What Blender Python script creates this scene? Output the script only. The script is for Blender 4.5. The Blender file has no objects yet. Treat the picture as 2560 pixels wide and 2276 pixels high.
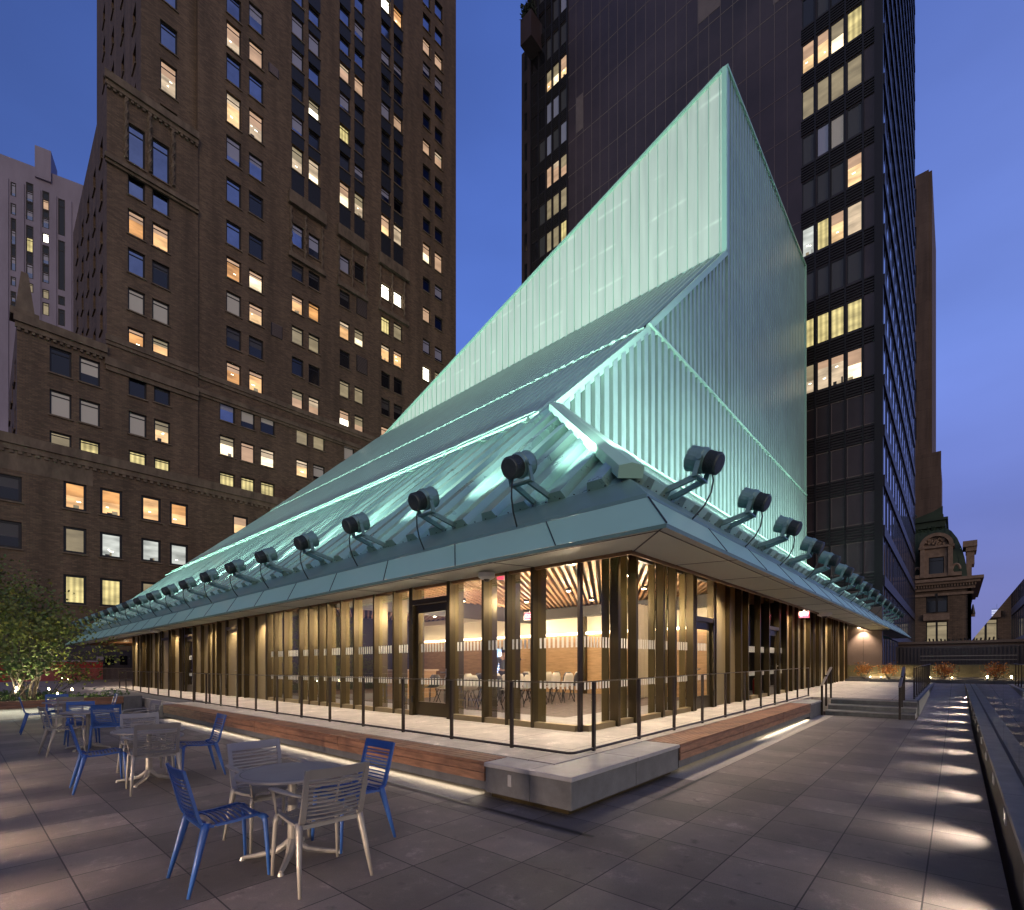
import bpy, math, random
from mathutils import Vector, Matrix
R = math.radians
random.seed(7)
sc = bpy.context.scene
# ---------------------------------------------------------------- camera
# world: +X runs along the right facade away from us, +Y along the left facade away from us
F, CX, CY, H, S = 1247.0, 1280.0, 1669.0, 1.75, 0.01317   # focal px, principal x, horizon y, eye height, slope of the roof terrace
_n = math.hypot(1111, 1247); c_, s_ = 1111/_n, 1247/_n
cam_d = bpy.data.cameras.new('camera'); cam = bpy.data.objects.new('camera', cam_d)
sc.collection.objects.link(cam); sc.camera = cam
cam.location = (0, 0, H)
cam.rotation_euler = (R(90), 0, math.atan2(c_, s_) - R(90))
cam_d.sensor_width = 36; cam_d.lens = 36*F/2560
cam_d.shift_x = 0.0; cam_d.shift_y = (CY-1138)/2560
cam_d.clip_end = 6000; cam_d.clip_start = 0.05
# ---------------------------------------------------------------- world: blue hour sky
W = bpy.data.worlds.new('World'); sc.world = W; W.use_nodes = True
nt = W.node_tree; nt.nodes.clear()
def N(t, ty, **k):
    n = t.nodes.new(ty)
    for a, b in k.items(): setattr(n, a, b)
    return n
def ramp(t, stops, interp='LINEAR'):
    r = N(t, 'ShaderNodeValToRGB'); r.color_ramp.interpolation = interp
    e = r.color_ramp.elements
    while len(e) < len(stops): e.new(0.5)
    for i, (p, col) in enumerate(stops):
        e[i].position = p; e[i].color = (*col, 1)
    return r
def setup_world():
    t = nt
    out = N(t, 'ShaderNodeOutputWorld'); bg = N(t, 'ShaderNodeBackground'); bg2 = N(t, 'ShaderNodeBackground')
    sky = N(t, 'ShaderNodeTexSky', sky_type='NISHITA'); sky.sun_disc = False
    sky.sun_elevation = R(1.0); sky.sun_rotation = R(200); sky.altitude = 50
    t.links.new(sky.outputs[0], bg2.inputs[0]); bg2.inputs[1].default_value = 0.006
    tc = N(t, 'ShaderNodeTexCoord'); sep = N(t, 'ShaderNodeSeparateXYZ'); t.links.new(tc.outputs['Generated'], sep.inputs[0])
    el = ramp(t, [(0.0, (.070, .072, .22)), (.10, (.085, .090, .31)), (.24, (.085, .135, .50)), (.45, (.100, .195, .64)), (.75, (.058, .115, .40)), (1.0, (.035, .075, .28))])
    t.links.new(sep.outputs[2], el.inputs[0])
    # the side of the sky towards the sunset (to the right of the photograph) is pinker
    dt = N(t, 'ShaderNodeVectorMath', operation='DOT_PRODUCT'); dt.inputs[1].default_value = (.92, -.39, 0)
    t.links.new(tc.outputs['Generated'], dt.inputs[0])
    mr = N(t, 'ShaderNodeMapRange'); mr.inputs[1].default_value = .45; mr.inputs[2].default_value = 1.0
    t.links.new(dt.outputs['Value'], mr.inputs[0])
    mx = N(t, 'ShaderNodeMix', data_type='RGBA'); mx.inputs[7].default_value = (.18, .21, .43, 1)
    m2 = N(t, 'ShaderNodeMath', operation='MULTIPLY'); m2.inputs[1].default_value = .55
    t.links.new(mr.outputs[0], m2.inputs[0]); t.links.new(m2.outputs[0], mx.inputs[0]); t.links.new(el.outputs[0], mx.inputs[6])
    # away from it (to the left) darker
    mr3 = N(t, 'ShaderNodeMapRange'); mr3.inputs[1].default_value = .45; mr3.inputs[2].default_value = -.55; mr3.inputs[3].default_value = 1.0; mr3.inputs[4].default_value = .36
    t.links.new(dt.outputs['Value'], mr3.inputs[0])
    # added neutral fill in the unseen sky behind the camera; the city below the horizon
    db = N(t, 'ShaderNodeVectorMath', operation='DOT_PRODUCT'); db.inputs[1].default_value = (-.7467, -.6653, .25); t.links.new(tc.outputs['Generated'], db.inputs[0])
    mb_ = N(t, 'ShaderNodeMapRange'); mb_.inputs[1].default_value = .15; mb_.inputs[2].default_value = .75; t.links.new(db.outputs['Value'], mb_.inputs[0])
    mxb = N(t, 'ShaderNodeMix', data_type='RGBA'); mxb.inputs[7].default_value = (.19, .20, .27, 1); t.links.new(mb_.outputs[0], mxb.inputs[0]); t.links.new(mx.outputs[2], mxb.inputs[6])
    ml = N(t, 'ShaderNodeMapRange'); ml.inputs[1].default_value = -.01; ml.inputs[2].default_value = -.06; t.links.new(sep.outputs[2], ml.inputs[0])
    mxl = N(t, 'ShaderNodeMix', data_type='RGBA'); mxl.inputs[7].default_value = (.10, .075, .06, 1); t.links.new(ml.outputs[0], mxl.inputs[0]); t.links.new(mxb.outputs[2], mxl.inputs[6])
    mx = mxl
    # thin dusk cloud
    nz = N(t, 'ShaderNodeTexNoise'); nz.inputs['Scale'].default_value = 2.2; nz.inputs['Detail'].default_value = 4
    mp = N(t, 'ShaderNodeMapping'); mp.inputs['Scale'].default_value = (1, 1, 3.0)
    t.links.new(tc.outputs['Generated'], mp.inputs[0]); t.links.new(mp.outputs[0], nz.inputs[0])
    mr2 = N(t, 'ShaderNodeMapRange'); mr2.inputs[1].default_value = .3; mr2.inputs[2].default_value = .7; mr2.inputs[3].default_value = .88; mr2.inputs[4].default_value = 1.07
    t.links.new(nz.outputs[0], mr2.inputs[0])
    mm = N(t, 'ShaderNodeMath', operation='MULTIPLY'); t.links.new(mr2.outputs[0], mm.inputs[0]); t.links.new(mr3.outputs[0], mm.inputs[1])
    mk = N(t, 'ShaderNodeMix', data_type='FLOAT'); mk.inputs[3].default_value = 1.25; t.links.new(mb_.outputs[0], mk.inputs[0]); t.links.new(mm.outputs[0], mk.inputs[2])
    t.links.new(mx.outputs[2], bg.inputs[0]); t.links.new(mk.outputs[0], bg.inputs[1])
    add = N(t, 'ShaderNodeAddShader'); t.links.new(bg.outputs[0], add.inputs[0]); t.links.new(bg2.outputs[0], add.inputs[1])
    t.links.new(add.outputs[0], out.inputs[0])
setup_world()
# warm fill from behind the camera, added to stand in for street glow
sl = bpy.data.lights.new('street_fill', 'SUN'); sl.energy = 0.34; sl.angle = R(25); sl.color = (1, .72, .46)
so = bpy.data.objects.new('street_fill', sl); sc.collection.objects.link(so)
so.rotation_euler = Vector((.55, .80, -.22)).to_track_quat('-Z', 'Y').to_euler()
vs = sc.view_settings; vs.view_transform = 'Standard'; vs.look = 'None'; vs.gamma = 1; vs.exposure = 0.45; vs.use_curve_mapping = False
cy = sc.cycles
cy.use_denoising = True; cy.denoiser = 'OPENIMAGEDENOISE'; cy.max_bounces = 7; cy.diffuse_bounces = 3; cy.glossy_bounces = 3
cy.transparent_max_bounces = 12; cy.transmission_bounces = 3; cy.sample_clamp_indirect = 4.0; cy.use_adaptive_sampling = True; cy.adaptive_threshold = 0.015
cy.caustics_reflective = False; cy.caustics_refractive = False
# ---------------------------------------------------------------- helpers
COL = sc.collection
def ray(px, py):
    X = (px-CX)/F; Z = (CY-py)/F
    return (c_*X+s_, -s_*X+c_, Z)
def proj(x, y, z):
    X = c_*x-s_*y; d = s_*x+c_*y
    return CX+F*X/d, CY-F*(z-H)/d
class MB:
    def __init__(s): s.v = []; s.f = []; s.mi = []; s.m = 0
    def quad(s, *p):
        n = len(s.v); s.v += [tuple(q) for q in p]; s.f.append(tuple(range(n, n+len(p)))); s.mi.append(s.m)
    def faces(s, vs, fs):
        n = len(s.v); s.v += [tuple(q) for q in vs]
        for f in fs: s.f.append(tuple(n+i for i in f)); s.mi.append(s.m)
    def box(s, x0, x1, y0, y1, z0, z1):
        s.obox((x0, y0, z0), (x1-x0, 0, 0), (0, y1-y0, 0), (0, 0, z1-z0))
    def obox(s, o, a, b, c):
        o, a, b, c = map(Vector, (o, a, b, c))
        if a.cross(b).dot(c) < 0: a, b = b, a
        P = [o, o+a, o+a+b, o+b, o+c, o+a+c, o+a+b+c, o+b+c]
        s.faces(P, [(0, 3, 2, 1), (4, 5, 6, 7), (0, 1, 5, 4), (1, 2, 6, 5), (2, 3, 7, 6), (3, 0, 4, 7)])
    def bar(s, p, q, w, h, up=(0, 0, 1)):            # box beam from p to q, w wide, h high
        p, q = Vector(p), Vector(q); d = q-p; up = Vector(up)
        r = d.cross(up)
        if r.length < 1e-6: r = d.cross(Vector((1, 0, 0)))
        r.normalize(); u = r.cross(d).normalized()
        s.obox(p-r*w/2-u*h/2, r*w, d, u*h)
    def tube(s, pts, rad, n=8, cap=True, flat=1.0, up=(0, 0, 1)):
        pts = [Vector(p) for p in pts]; rs = rad if hasattr(rad, '__len__') else [rad]*len(pts)
        rings = []
        for i, p in enumerate(pts):
            d = (pts[min(i+1, len(pts)-1)]-pts[max(i-1, 0)]).normalized()
            r = d.cross(Vector(up))
            if r.length < 1e-4: r = d.cross(Vector((0, 1, 0)))
            r.normalize(); u = r.cross(d).normalized()
            rings.append([p+(r*math.cos(2*math.pi*k/n)+u*flat*math.sin(2*math.pi*k/n))*rs[i] for k in range(n)])
        vs = [q for g in rings for q in g]; fs = []
        for i in range(len(pts)-1):
            for k in range(n):
                fs.append((i*n+k, i*n+(k+1) % n, (i+1)*n+(k+1) % n, (i+1)*n+k))
        if cap: fs += [tuple(range(n))[::-1], tuple((len(pts)-1)*n+k for k in range(n))]
        s.faces(vs, [f[::-1] for f in fs])
    def disc(s, cx, cy, z, r, h, n=32):
        s.tube([(cx, cy, z), (cx, cy, z+h)], r, n)
    def build(s, name, mats, parent=None, shear=False, smooth=False, bevel=0, link=True):
        me = bpy.data.meshes.new(name)
        v = [(x, y, z+S*x) for x, y, z in s.v] if shear else s.v
        me.from_pydata(v, [], s.f)
        if not isinstance(mats, (list, tuple)): mats = [mats]
        for m in mats: me.materials.append(m)
        if len(mats) > 1: me.polygons.foreach_set('material_index', s.mi)
        if smooth: me.polygons.foreach_set('use_smooth', [True]*len(me.polygons))
        me.update()
        o = bpy.data.objects.new(name, me); COL.objects.link(o)
        if parent: o.parent = parent
        if bevel:
            b = o.modifiers.new('bevel', 'BEVEL'); b.width = bevel; b.segments = 2; b.limit_method = 'ANGLE'
        return o
def tag(o, label=None, cat=None, group=None, kind=None):
    if label: o['label'] = label
    if cat: o['category'] = cat
    if group: o['group'] = group
    if kind: o['kind'] = kind
    return o
def empty(name, loc, rz=0, label=None, cat=None, group=None):
    o = bpy.data.objects.new(name, None); COL.objects.link(o); o.location = loc; o.rotation_euler = (0, 0, rz)
    o.empty_display_size = .2
    return tag(o, label, cat, group)
def copy_tree(o, parent=None):
    c = o.copy(); COL.objects.link(c)
    if parent: c.parent = parent
    for ch in list(o.children): copy_tree(ch, c)
    return c
def lamp(name, ty, loc, energy, color, parent=None, aim=None, **k):
    l = bpy.data.lights.new(name, ty); l.energy = energy; l.color = color
    for a, b in k.items(): setattr(l, a, b)
    o = bpy.data.objects.new(name, l); COL.objects.link(o); o.location = loc
    if aim is not None: o.rotation_euler = Vector(aim).to_track_quat('-Z', 'Y').to_euler()
    if parent: o.parent = parent
    return o
ORD = ['first', 'second', 'third', 'fourth', 'fifth', 'sixth', 'seventh', 'eighth', 'ninth', 'tenth', 'eleventh', 'twelfth', 'thirteenth',
       'fourteenth', 'fifteenth', 'sixteenth', 'seventeenth', 'eighteenth', 'nineteenth', 'twentieth', 'twenty-first', 'twenty-second', 'twenty-third', 'twenty-fourth', 'twenty-fifth', 'twenty-sixth', 'twenty-seventh', 'twenty-eighth']
# ---------------------------------------------------------------- materials
def mat(name, col, rough=.5, metal=0.0, spec=.5, emit=None, es=0.0, noise=0.0, nscale=8.0, bump=0.0, bscale=40.0, stretch=(1, 1, 1), rvar=0.0, coord='Object'):
    m = bpy.data.materials.new(name); m.use_nodes = True; t = m.node_tree; b = t.nodes['Principled BSDF']
    b.inputs['Base Color'].default_value = (*col, 1); b.inputs['Roughness'].default_value = rough; b.inputs['Metallic'].default_value = metal
    b.inputs['Specular IOR Level'].default_value = spec
    if emit: b.inputs['Emission Color'].default_value = (*emit, 1); b.inputs['Emission Strength'].default_value = es
    if noise or bump or rvar:
        tc = N(t, 'ShaderNodeTexCoord'); mp = N(t, 'ShaderNodeMapping'); mp.inputs['Scale'].default_value = stretch
        t.links.new(tc.outputs[coord], mp.inputs[0])
        nz = N(t, 'ShaderNodeTexNoise'); nz.inputs['Scale'].default_value = nscale; nz.inputs['Detail'].default_value = 6; nz.inputs['Roughness'].default_value = .65
        t.links.new(mp.outputs[0], nz.inputs[0])
        if noise:
            r = ramp(t, [(.28, tuple(max(0, x*(1-noise)) for x in col)), (.72, tuple(min(1, x*(1+noise)) for x in col))])
            t.links.new(nz.outputs[0], r.inputs[0]); t.links.new(r.outputs[0], b.inputs['Base Color'])
        if rvar:
            mr = N(t, 'ShaderNodeMapRange'); mr.inputs[3].default_value = max(.02, rough-rvar); mr.inputs[4].default_value = min(1, rough+rvar)
            t.links.new(nz.outputs[0], mr.inputs[0]); t.links.new(mr.outputs[0], b.inputs['Roughness'])
        if bump:
            n2 = N(t, 'ShaderNodeTexNoise'); n2.inputs['Scale'].default_value = bscale; n2.inputs['Detail'].default_value = 4
            t.links.new(mp.outputs[0], n2.inputs[0])
            bp = N(t, 'ShaderNodeBump'); bp.inputs['Strength'].default_value = bump; bp.inputs['Distance'].default_value = .02
            t.links.new(n2.outputs[0], bp.inputs['Height']); t.links.new(bp.outputs[0], b.inputs['Normal'])
    return m
def glass_mat(name, tint=(1, 1, 1), refl=1.0, rough=0.0, ior=1.5, gl=(1, 1, 1)):
    m = bpy.data.materials.new(name); m.use_nodes = True; t = m.node_tree; t.nodes.clear()
    o = N(t, 'ShaderNodeOutputMaterial'); mx = N(t, 'ShaderNodeMixShader'); tr = N(t, 'ShaderNodeBsdfTransparent'); g = N(t, 'ShaderNodeBsdfGlossy')
    tr.inputs[0].default_value = (*tint, 1); g.inputs['Roughness'].default_value = rough; g.inputs[0].default_value = (*gl, 1)
    fr = N(t, 'ShaderNodeFresnel'); fr.inputs[0].default_value = ior
    mm = N(t, 'ShaderNodeMath', operation='MULTIPLY'); mm.inputs[1].default_value = refl; mm.use_clamp = True
    t.links.new(fr.outputs[0], mm.inputs[0]); t.links.new(mm.outputs[0], mx.inputs[0]); t.links.new(tr.outputs[0], mx.inputs[1]); t.links.new(g.outputs[0], mx.inputs[2])
    t.links.new(mx.outputs[0], o.inputs[0]); return m
def paver_mat(name, col, pitch, ox, oy, joint=.011, var=.16, rough=.6, jcol=(.006, .005, .006), wet=.12):
    m = bpy.data.materials.new(name); m.use_nodes = True; t = m.node_tree; b = t.nodes['Principled BSDF']; L = t.links
    tc = N(t, 'ShaderNodeTexCoord'); mp = N(t, 'ShaderNodeMapping'); mp.inputs['Location'].default_value = (-ox/pitch, -oy/pitch, 0); mp.inputs['Scale'].default_value = (1/pitch, 1/pitch, 0)
    L.new(tc.outputs['Object'], mp.inputs[0])
    fl = N(t, 'ShaderNodeVectorMath', operation='FLOOR'); fr = N(t, 'ShaderNodeVectorMath', operation='FRACTION')
    L.new(mp.outputs[0], fl.inputs[0]); L.new(mp.outputs[0], fr.inputs[0])
    wn = N(t, 'ShaderNodeTexWhiteNoise', noise_dimensions='3D'); L.new(fl.outputs[0], wn.inputs[0])
    nz = N(t, 'ShaderNodeTexNoise'); nz.inputs['Scale'].default_value = 1.3; nz.inputs['Detail'].default_value = 8; nz.inputs['Roughness'].default_value = .7
    L.new(tc.outputs['Object'], nz.inputs[0])
    n2 = N(t, 'ShaderNodeTexNoise'); n2.inputs['Scale'].default_value = 160; n2.inputs['Detail'].default_value = 3; L.new(tc.outputs['Object'], n2.inputs[0])
    def lin(src, sc_, off):
        a = N(t, 'ShaderNodeMath', operation='MULTIPLY_ADD'); a.inputs[1].default_value = sc_; a.inputs[2].default_value = off; L.new(src, a.inputs[0]); return a.outputs[0]
    def mul(a, b_):
        q = N(t, 'ShaderNodeMath', operation='MULTIPLY'); L.new(a, q.inputs[0]); L.new(b_, q.inputs[1]); return q.outputs[0]
    val = mul(mul(lin(wn.outputs[0], 2*var, 1-var), lin(nz.outputs[0], 1.5, .25)), lin(n2.outputs[0], .9, .55))
    n4 = N(t, 'ShaderNodeTexNoise'); n4.inputs['Scale'].default_value = 2.6; n4.inputs['Detail'].default_value = 9; n4.inputs['Roughness'].default_value = .82; L.new(tc.outputs['Object'], n4.inputs[0])
    r4 = N(t, 'ShaderNodeMapRange'); r4.inputs[1].default_value = .56; r4.inputs[2].default_value = .74; r4.inputs[3].default_value = 1.0; r4.inputs[4].default_value = 1.9; L.new(n4.outputs[0], r4.inputs[0])
    n5 = N(t, 'ShaderNodeTexNoise'); n5.inputs['Scale'].default_value = 7; n5.inputs['Detail'].default_value = 5; L.new(tc.outputs['Object'], n5.inputs[0])
    r5 = N(t, 'ShaderNodeMapRange'); r5.inputs[1].default_value = .24; r5.inputs[2].default_value = .36; r5.inputs[3].default_value = .55; r5.inputs[4].default_value = 1.0; L.new(n5.outputs[0], r5.inputs[0])
    val = mul(mul(val, r4.outputs[0]), r5.outputs[0])
    # joints: distance to the slab's edge
    sp = N(t, 'ShaderNodeSeparateXYZ'); L.new(fr.outputs[0], sp.inputs[0])
    def edge(o):
        a = N(t, 'ShaderNodeMath', operation='SUBTRACT'); a.inputs[1].default_value = .5; L.new(o, a.inputs[0])
        q = N(t, 'ShaderNodeMath', operation='ABSOLUTE'); L.new(a.outputs[0], q.inputs[0]); return q.outputs[0]
    mxx = N(t, 'ShaderNodeMath', operation='MAXIMUM'); L.new(edge(sp.outputs[0]), mxx.inputs[0]); L.new(edge(sp.outputs[1]), mxx.inputs[1])
    gt = N(t, 'ShaderNodeMath', operation='GREATER_THAN'); gt.inputs[1].default_value = .5-joint/2/pitch; L.new(mxx.outputs[0], gt.inputs[0])
    cm = N(t, 'ShaderNodeVectorMath', operation='SCALE'); cm.inputs[0].default_value = col; L.new(val, cm.inputs['Scale'])
    mix = N(t, 'ShaderNodeMix', data_type='RGBA'); mix.inputs[7].default_value = (*jcol, 1); L.new(gt.outputs[0], mix.inputs[0]); L.new(cm.outputs[0], mix.inputs[6])
    L.new(mix.outputs[2], b.inputs['Base Color'])
    rr = lin(nz.outputs[0], wet*2, rough-wet); L.new(rr, b.inputs['Roughness'])
    bp = N(t, 'ShaderNodeBump'); bp.inputs['Strength'].default_value = .35; bp.inputs['Distance'].default_value = .004
    L.new(n2.outputs[0], bp.inputs['Height']); L.new(bp.outputs[0], b.inputs['Normal'])
    return m
def brick_mat(name, c1, c2, mortar, bw=.42, bh=.145, var=.35, streak=.35):
    m = bpy.data.materials.new(name); m.use_nodes = True; t = m.node_tree; b = t.nodes['Principled BSDF']; L = t.links
    tc = N(t, 'ShaderNodeTexCoord'); sp = N(t, 'ShaderNodeSeparateXYZ'); L.new(tc.outputs['Object'], sp.inputs[0])
    ad = N(t, 'ShaderNodeMath', operation='ADD'); L.new(sp.outputs[0], ad.inputs[0]); L.new(sp.outputs[1], ad.inputs[1])
    cb = N(t, 'ShaderNodeCombineXYZ'); L.new(ad.outputs[0], cb.inputs[0]); L.new(sp.outputs[2], cb.inputs[1])
    br = N(t, 'ShaderNodeTexBrick'); br.inputs['Color1'].default_value = (*c1, 1); br.inputs['Color2'].default_value = (*c2, 1); br.inputs['Mortar'].default_value = (*mortar, 1)
    br.inputs['Scale'].default_value = 1; br.inputs['Brick Width'].default_value = bw; br.inputs['Row Height'].default_value = bh; br.inputs['Mortar Size'].default_value = .018; br.inputs['Bias'].default_value = .1
    L.new(cb.outputs[0], br.inputs[0])
    mp = N(t, 'ShaderNodeMapping'); mp.inputs['Scale'].default_value = (.9, 4.5, 1); L.new(cb.outputs[0], mp.inputs[0])
    nz = N(t, 'ShaderNodeTexNoise'); nz.inputs['Scale'].default_value = .9; nz.inputs['Detail'].default_value = 8; nz.inputs['Roughness'].default_value = .75; L.new(mp.outputs[0], nz.inputs[0])
    mp2 = N(t, 'ShaderNodeMapping'); mp2.inputs['Scale'].default_value = (1.3, .12, 1); L.new(cb.outputs[0], mp2.inputs[0])
    n3 = N(t, 'ShaderNodeTexNoise'); n3.inputs['Scale'].default_value = .5; n3.inputs['Detail'].default_value = 5; L.new(mp2.outputs[0], n3.inputs[0])
    r = N(t, 'ShaderNodeMapRange'); r.inputs[1].default_value = .25; r.inputs[2].default_value = .75; r.inputs[3].default_value = 1-var; r.inputs[4].default_value = 1+var; L.new(nz.outputs[0], r.inputs[0])
    r2 = N(t, 'ShaderNodeMapRange'); r2.inputs[1].default_value = .3; r2.inputs[2].default_value = .7; r2.inputs[3].default_value = 1-streak; r2.inputs[4].default_value = 1+streak*.5; L.new(n3.outputs[0], r2.inputs[0])
    mu = N(t, 'ShaderNodeMath', operation='MULTIPLY'); L.new(r.outputs[0], mu.inputs[0]); L.new(r2.outputs[0], mu.inputs[1])
    vm = N(t, 'ShaderNodeVectorMath', operation='SCALE'); L.new(br.outputs[0], vm.inputs[0]); L.new(mu.outputs[0], vm.inputs['Scale'])
    L.new(vm.outputs[0], b.inputs['Base Color']); b.inputs['Roughness'].default_value = .85
    return m
def glow_mat(name, col, strength, var=.3, scale=.8, lines=0.0, gloss=.0):
    """a lit room seen through a window: uneven warm light"""
    m = bpy.data.materials.new(name); m.use_nodes = True; t = m.node_tree; b = t.nodes['Principled BSDF']; L = t.links
    b.inputs['Base Color'].default_value = (.03, .03, .03, 1); b.inputs['Roughness'].default_value = .12
    tc = N(t, 'ShaderNodeTexCoord'); mp = N(t, 'ShaderNodeMapping'); mp.inputs['Scale'].default_value = (.5, .5, 1.6); L.new(tc.outputs['Object'], mp.inputs[0])
    nz = N(t, 'ShaderNodeTexNoise'); nz.inputs['Scale'].default_value = scale; nz.inputs['Detail'].default_value = 3; L.new(mp.outputs[0], nz.inputs[0])
    r = N(t, 'ShaderNodeMapRange'); r.inputs[1].default_value = .3; r.inputs[2].default_value = .7; r.inputs[3].default_value = (1-var)*strength; r.inputs[4].default_value = (1+var)*strength; L.new(nz.outputs[0], r.inputs[0])
    b.inputs['Emission Color'].default_value = (*col, 1)
    last = r.outputs[0]
    if lines:
        sp = N(t, 'ShaderNodeSeparateXYZ'); L.new(tc.outputs['Object'], sp.inputs[0])
        ad = N(t, 'ShaderNodeMath', operation='ADD'); L.new(sp.outputs[0], ad.inputs[0]); L.new(sp.outputs[1], ad.inputs[1])
        sn = N(t, 'ShaderNodeMath', operation='MULTIPLY'); sn.inputs[1].default_value = lines; L.new(ad.outputs[0], sn.inputs[0])
        s2 = N(t, 'ShaderNodeMath', operation='SINE'); L.new(sn.outputs[0], s2.inputs[0])
        ma = N(t, 'ShaderNodeMath', operation='MULTIPLY_ADD'); ma.inputs[1].default_value = .22; ma.inputs[2].default_value = .8; L.new(s2.outputs[0], ma.inputs[0])
        mu = N(t, 'ShaderNodeMath', operation='MULTIPLY'); L.new(ma.outputs[0], mu.inputs[0]); L.new(last, mu.inputs[1]); last = mu.outputs[0]
    L.new(last, b.inputs['Emission Strength'])
    return m
M = {}
M['paver'] = paver_mat('terrace_paver', (.138, .118, .109), .6645, 3.315, .183, var=.27)
M['ramp'] = paver_mat('ramp_paver', (.26, .225, .215), .6645, 3.315, .183, var=.10)
M['deck'] = paver_mat('deck_paver', (.44, .40, .36), 1.329, 3.315, .183, joint=.012, var=.06, wet=.1, jcol=(.05, .04, .035))
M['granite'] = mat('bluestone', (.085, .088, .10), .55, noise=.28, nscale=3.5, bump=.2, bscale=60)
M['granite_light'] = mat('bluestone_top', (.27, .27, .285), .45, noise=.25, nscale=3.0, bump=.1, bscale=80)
M['wood'] = mat('hardwood_slat', (.21, .105, .062), .5, noise=.55, nscale=2.5, bump=.2, bscale=12, stretch=(1, 1, 6))
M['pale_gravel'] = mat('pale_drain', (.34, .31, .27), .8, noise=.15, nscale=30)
M['green'] = mat('painted_roof_metal', (.33, .52, .46), .38, metal=.25, noise=.10, nscale=.6, rvar=.08)
M['recess'] = mat('shadow_green_recess', (.018, .040, .038), .6, spec=.15)  # near-black colour stands in for the shade between ribs
M['green_gloss'] = mat('glossy_roof_metal', (.32, .54, .47), .29, metal=.35, noise=.10, nscale=.6, rvar=.07)
M['green_soft'] = mat('painted_fascia_metal', (.45, .78, .62), .34, metal=.1, noise=.05, nscale=.4)
M['green_dark'] = mat('painted_lamp_metal', (.20, .34, .31), .42, metal=.3, noise=.1, nscale=9)
M['lamp_rear'] = mat('lamp_rear_metal', (.07, .09, .09), .5, metal=.4, noise=.2, nscale=12)
M['soffit'] = mat('soffit_panel', (.66, .69, .60), .65, noise=.05, nscale=.5)
M['bronze'] = mat('dark_bronze_metal', (.075, .058, .030), .32, metal=.75, noise=.15, nscale=1.2, stretch=(1, 1, .2), rvar=.08)
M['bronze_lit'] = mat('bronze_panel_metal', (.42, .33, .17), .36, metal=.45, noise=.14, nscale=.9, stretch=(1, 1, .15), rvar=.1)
M['bronze_fin'] = mat('olive_bronze_fin', (.12, .092, .036), .30, metal=.5, noise=.1, nscale=1, stretch=(1, 1, .2))
M['bronze_dark'] = mat('black_bronze_post', (.045, .035, .028), .4, metal=.5)
M['trim'] = mat('soffit_trim_wood', (.22, .115, .05), .5)
M['black'] = mat('black_metal', (.012, .012, .014), .45)
M['glass'] = glass_mat('facade_glass', (.97, .97, .94), .26)
M['guard'] = glass_mat('guard_glass', (.78, .80, .84), 1.25)
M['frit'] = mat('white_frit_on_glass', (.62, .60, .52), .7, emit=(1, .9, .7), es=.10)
M['slat'] = mat('ceiling_slat_wood', (.40, .22, .11), .5, noise=.3, nscale=4)
M['dark_wall'] = mat('dark_room_wall', (.022, .020, .020), .6)
M['wood_wall'] = mat('wood_wall_panel', (.42, .26, .13), .5, noise=.25, nscale=2, stretch=(1, 1, 8))
M['cream_wall'] = mat('cream_wall', (.70, .62, .48), .6)
M['carpet'] = mat('grey_carpet', (.14, .115, .11), .9, noise=.4, nscale=9)
M['curtain'] = mat('cream_curtain', (.62, .55, .42), .8)
M['brick'] = brick_mat('brown_brick', (.215, .140, .082), (.130, .085, .052), (.11, .085, .06))
M['stone'] = mat('weathered_limestone', (.165, .122, .080), .85, noise=.45, nscale=1.2, stretch=(1, 1, .4))
M['stone_pale'] = mat('pale_carved_stone', (.30, .21, .15), .8, noise=.35, nscale=1.6, bump=.3, bscale=6)
M['wframe'] = mat('black_window_frame', (.012, .010, .010), .5)
M['iron'] = mat('black_ironwork_panel', (.012, .012, .014), .5, noise=.4, nscale=3)
M['sky_glass'] = mat('window_pane_sky', (.24, .27, .36), .07, metal=1.0, noise=.25, nscale=.4)
M['dark_glass'] = mat('window_pane_dark', (.010, .010, .013), .08, spec=.6)
M['blind_blue'] = mat('blind_behind_pane', (.30, .30, .36), .35, emit=(.5, .5, .8), es=.035)
M['blind_grey'] = mat('roller_blind_grey', (.30, .27, .24), .5, emit=(.8, .7, .6), es=.10)
M['blind_dark'] = mat('roller_blind_dark', (.07, .065, .06), .4)
M['lit_amber'] = glow_mat('lit_window_amber', (1, .56, .24), .80, var=.42)
M['lit_warm'] = glow_mat('lit_window_warm', (1, .64, .31), .85, var=.45)
M['lit_yellow'] = glow_mat('lit_window_yellow', (.95, .78, .32), .62, lines=14, var=.4)
M['lit_pink'] = glow_mat('lit_blind_pink', (.88, .55, .34), .46, var=.25)
M['lit_dim'] = glow_mat('lit_window_dim', (.85, .68, .40), .24)
M['lit_white'] = glow_mat('lit_window_white', (.85, .88, .80), .50, var=.5)
M['lit_bright'] = glow_mat('lit_window_bright', (1, .92, .70), 3.2)
M['tower_dark'] = mat('dark_tower_panel', (.060, .040, .042), .30, metal=.2, noise=.45, nscale=.09)
M['tower_bronze'] = mat('dark_tower_mullion', (.012, .009, .010), .45, metal=.2)
M['tower_louver'] = mat('dark_tower_louvre', (.022, .017, .016), .5, metal=.2)
M['tower_joint'] = mat('dark_tower_joint', (.20, .15, .13), .5)
M['tower_base_'] = mat('dark_tower_screen', (.040, .040, .036), .5, noise=.2, nscale=.3)
# ================================================================= SETTING
mb = MB(); mb.quad((-400, -400, -60), (900, -400, -60), (900, 900, -60), (-400, 900, -60))
tag(mb.build('ground', mat('city_asphalt', (.04, .04, .045), .9, noise=.3, nscale=.05)), kind='structure')
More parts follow.
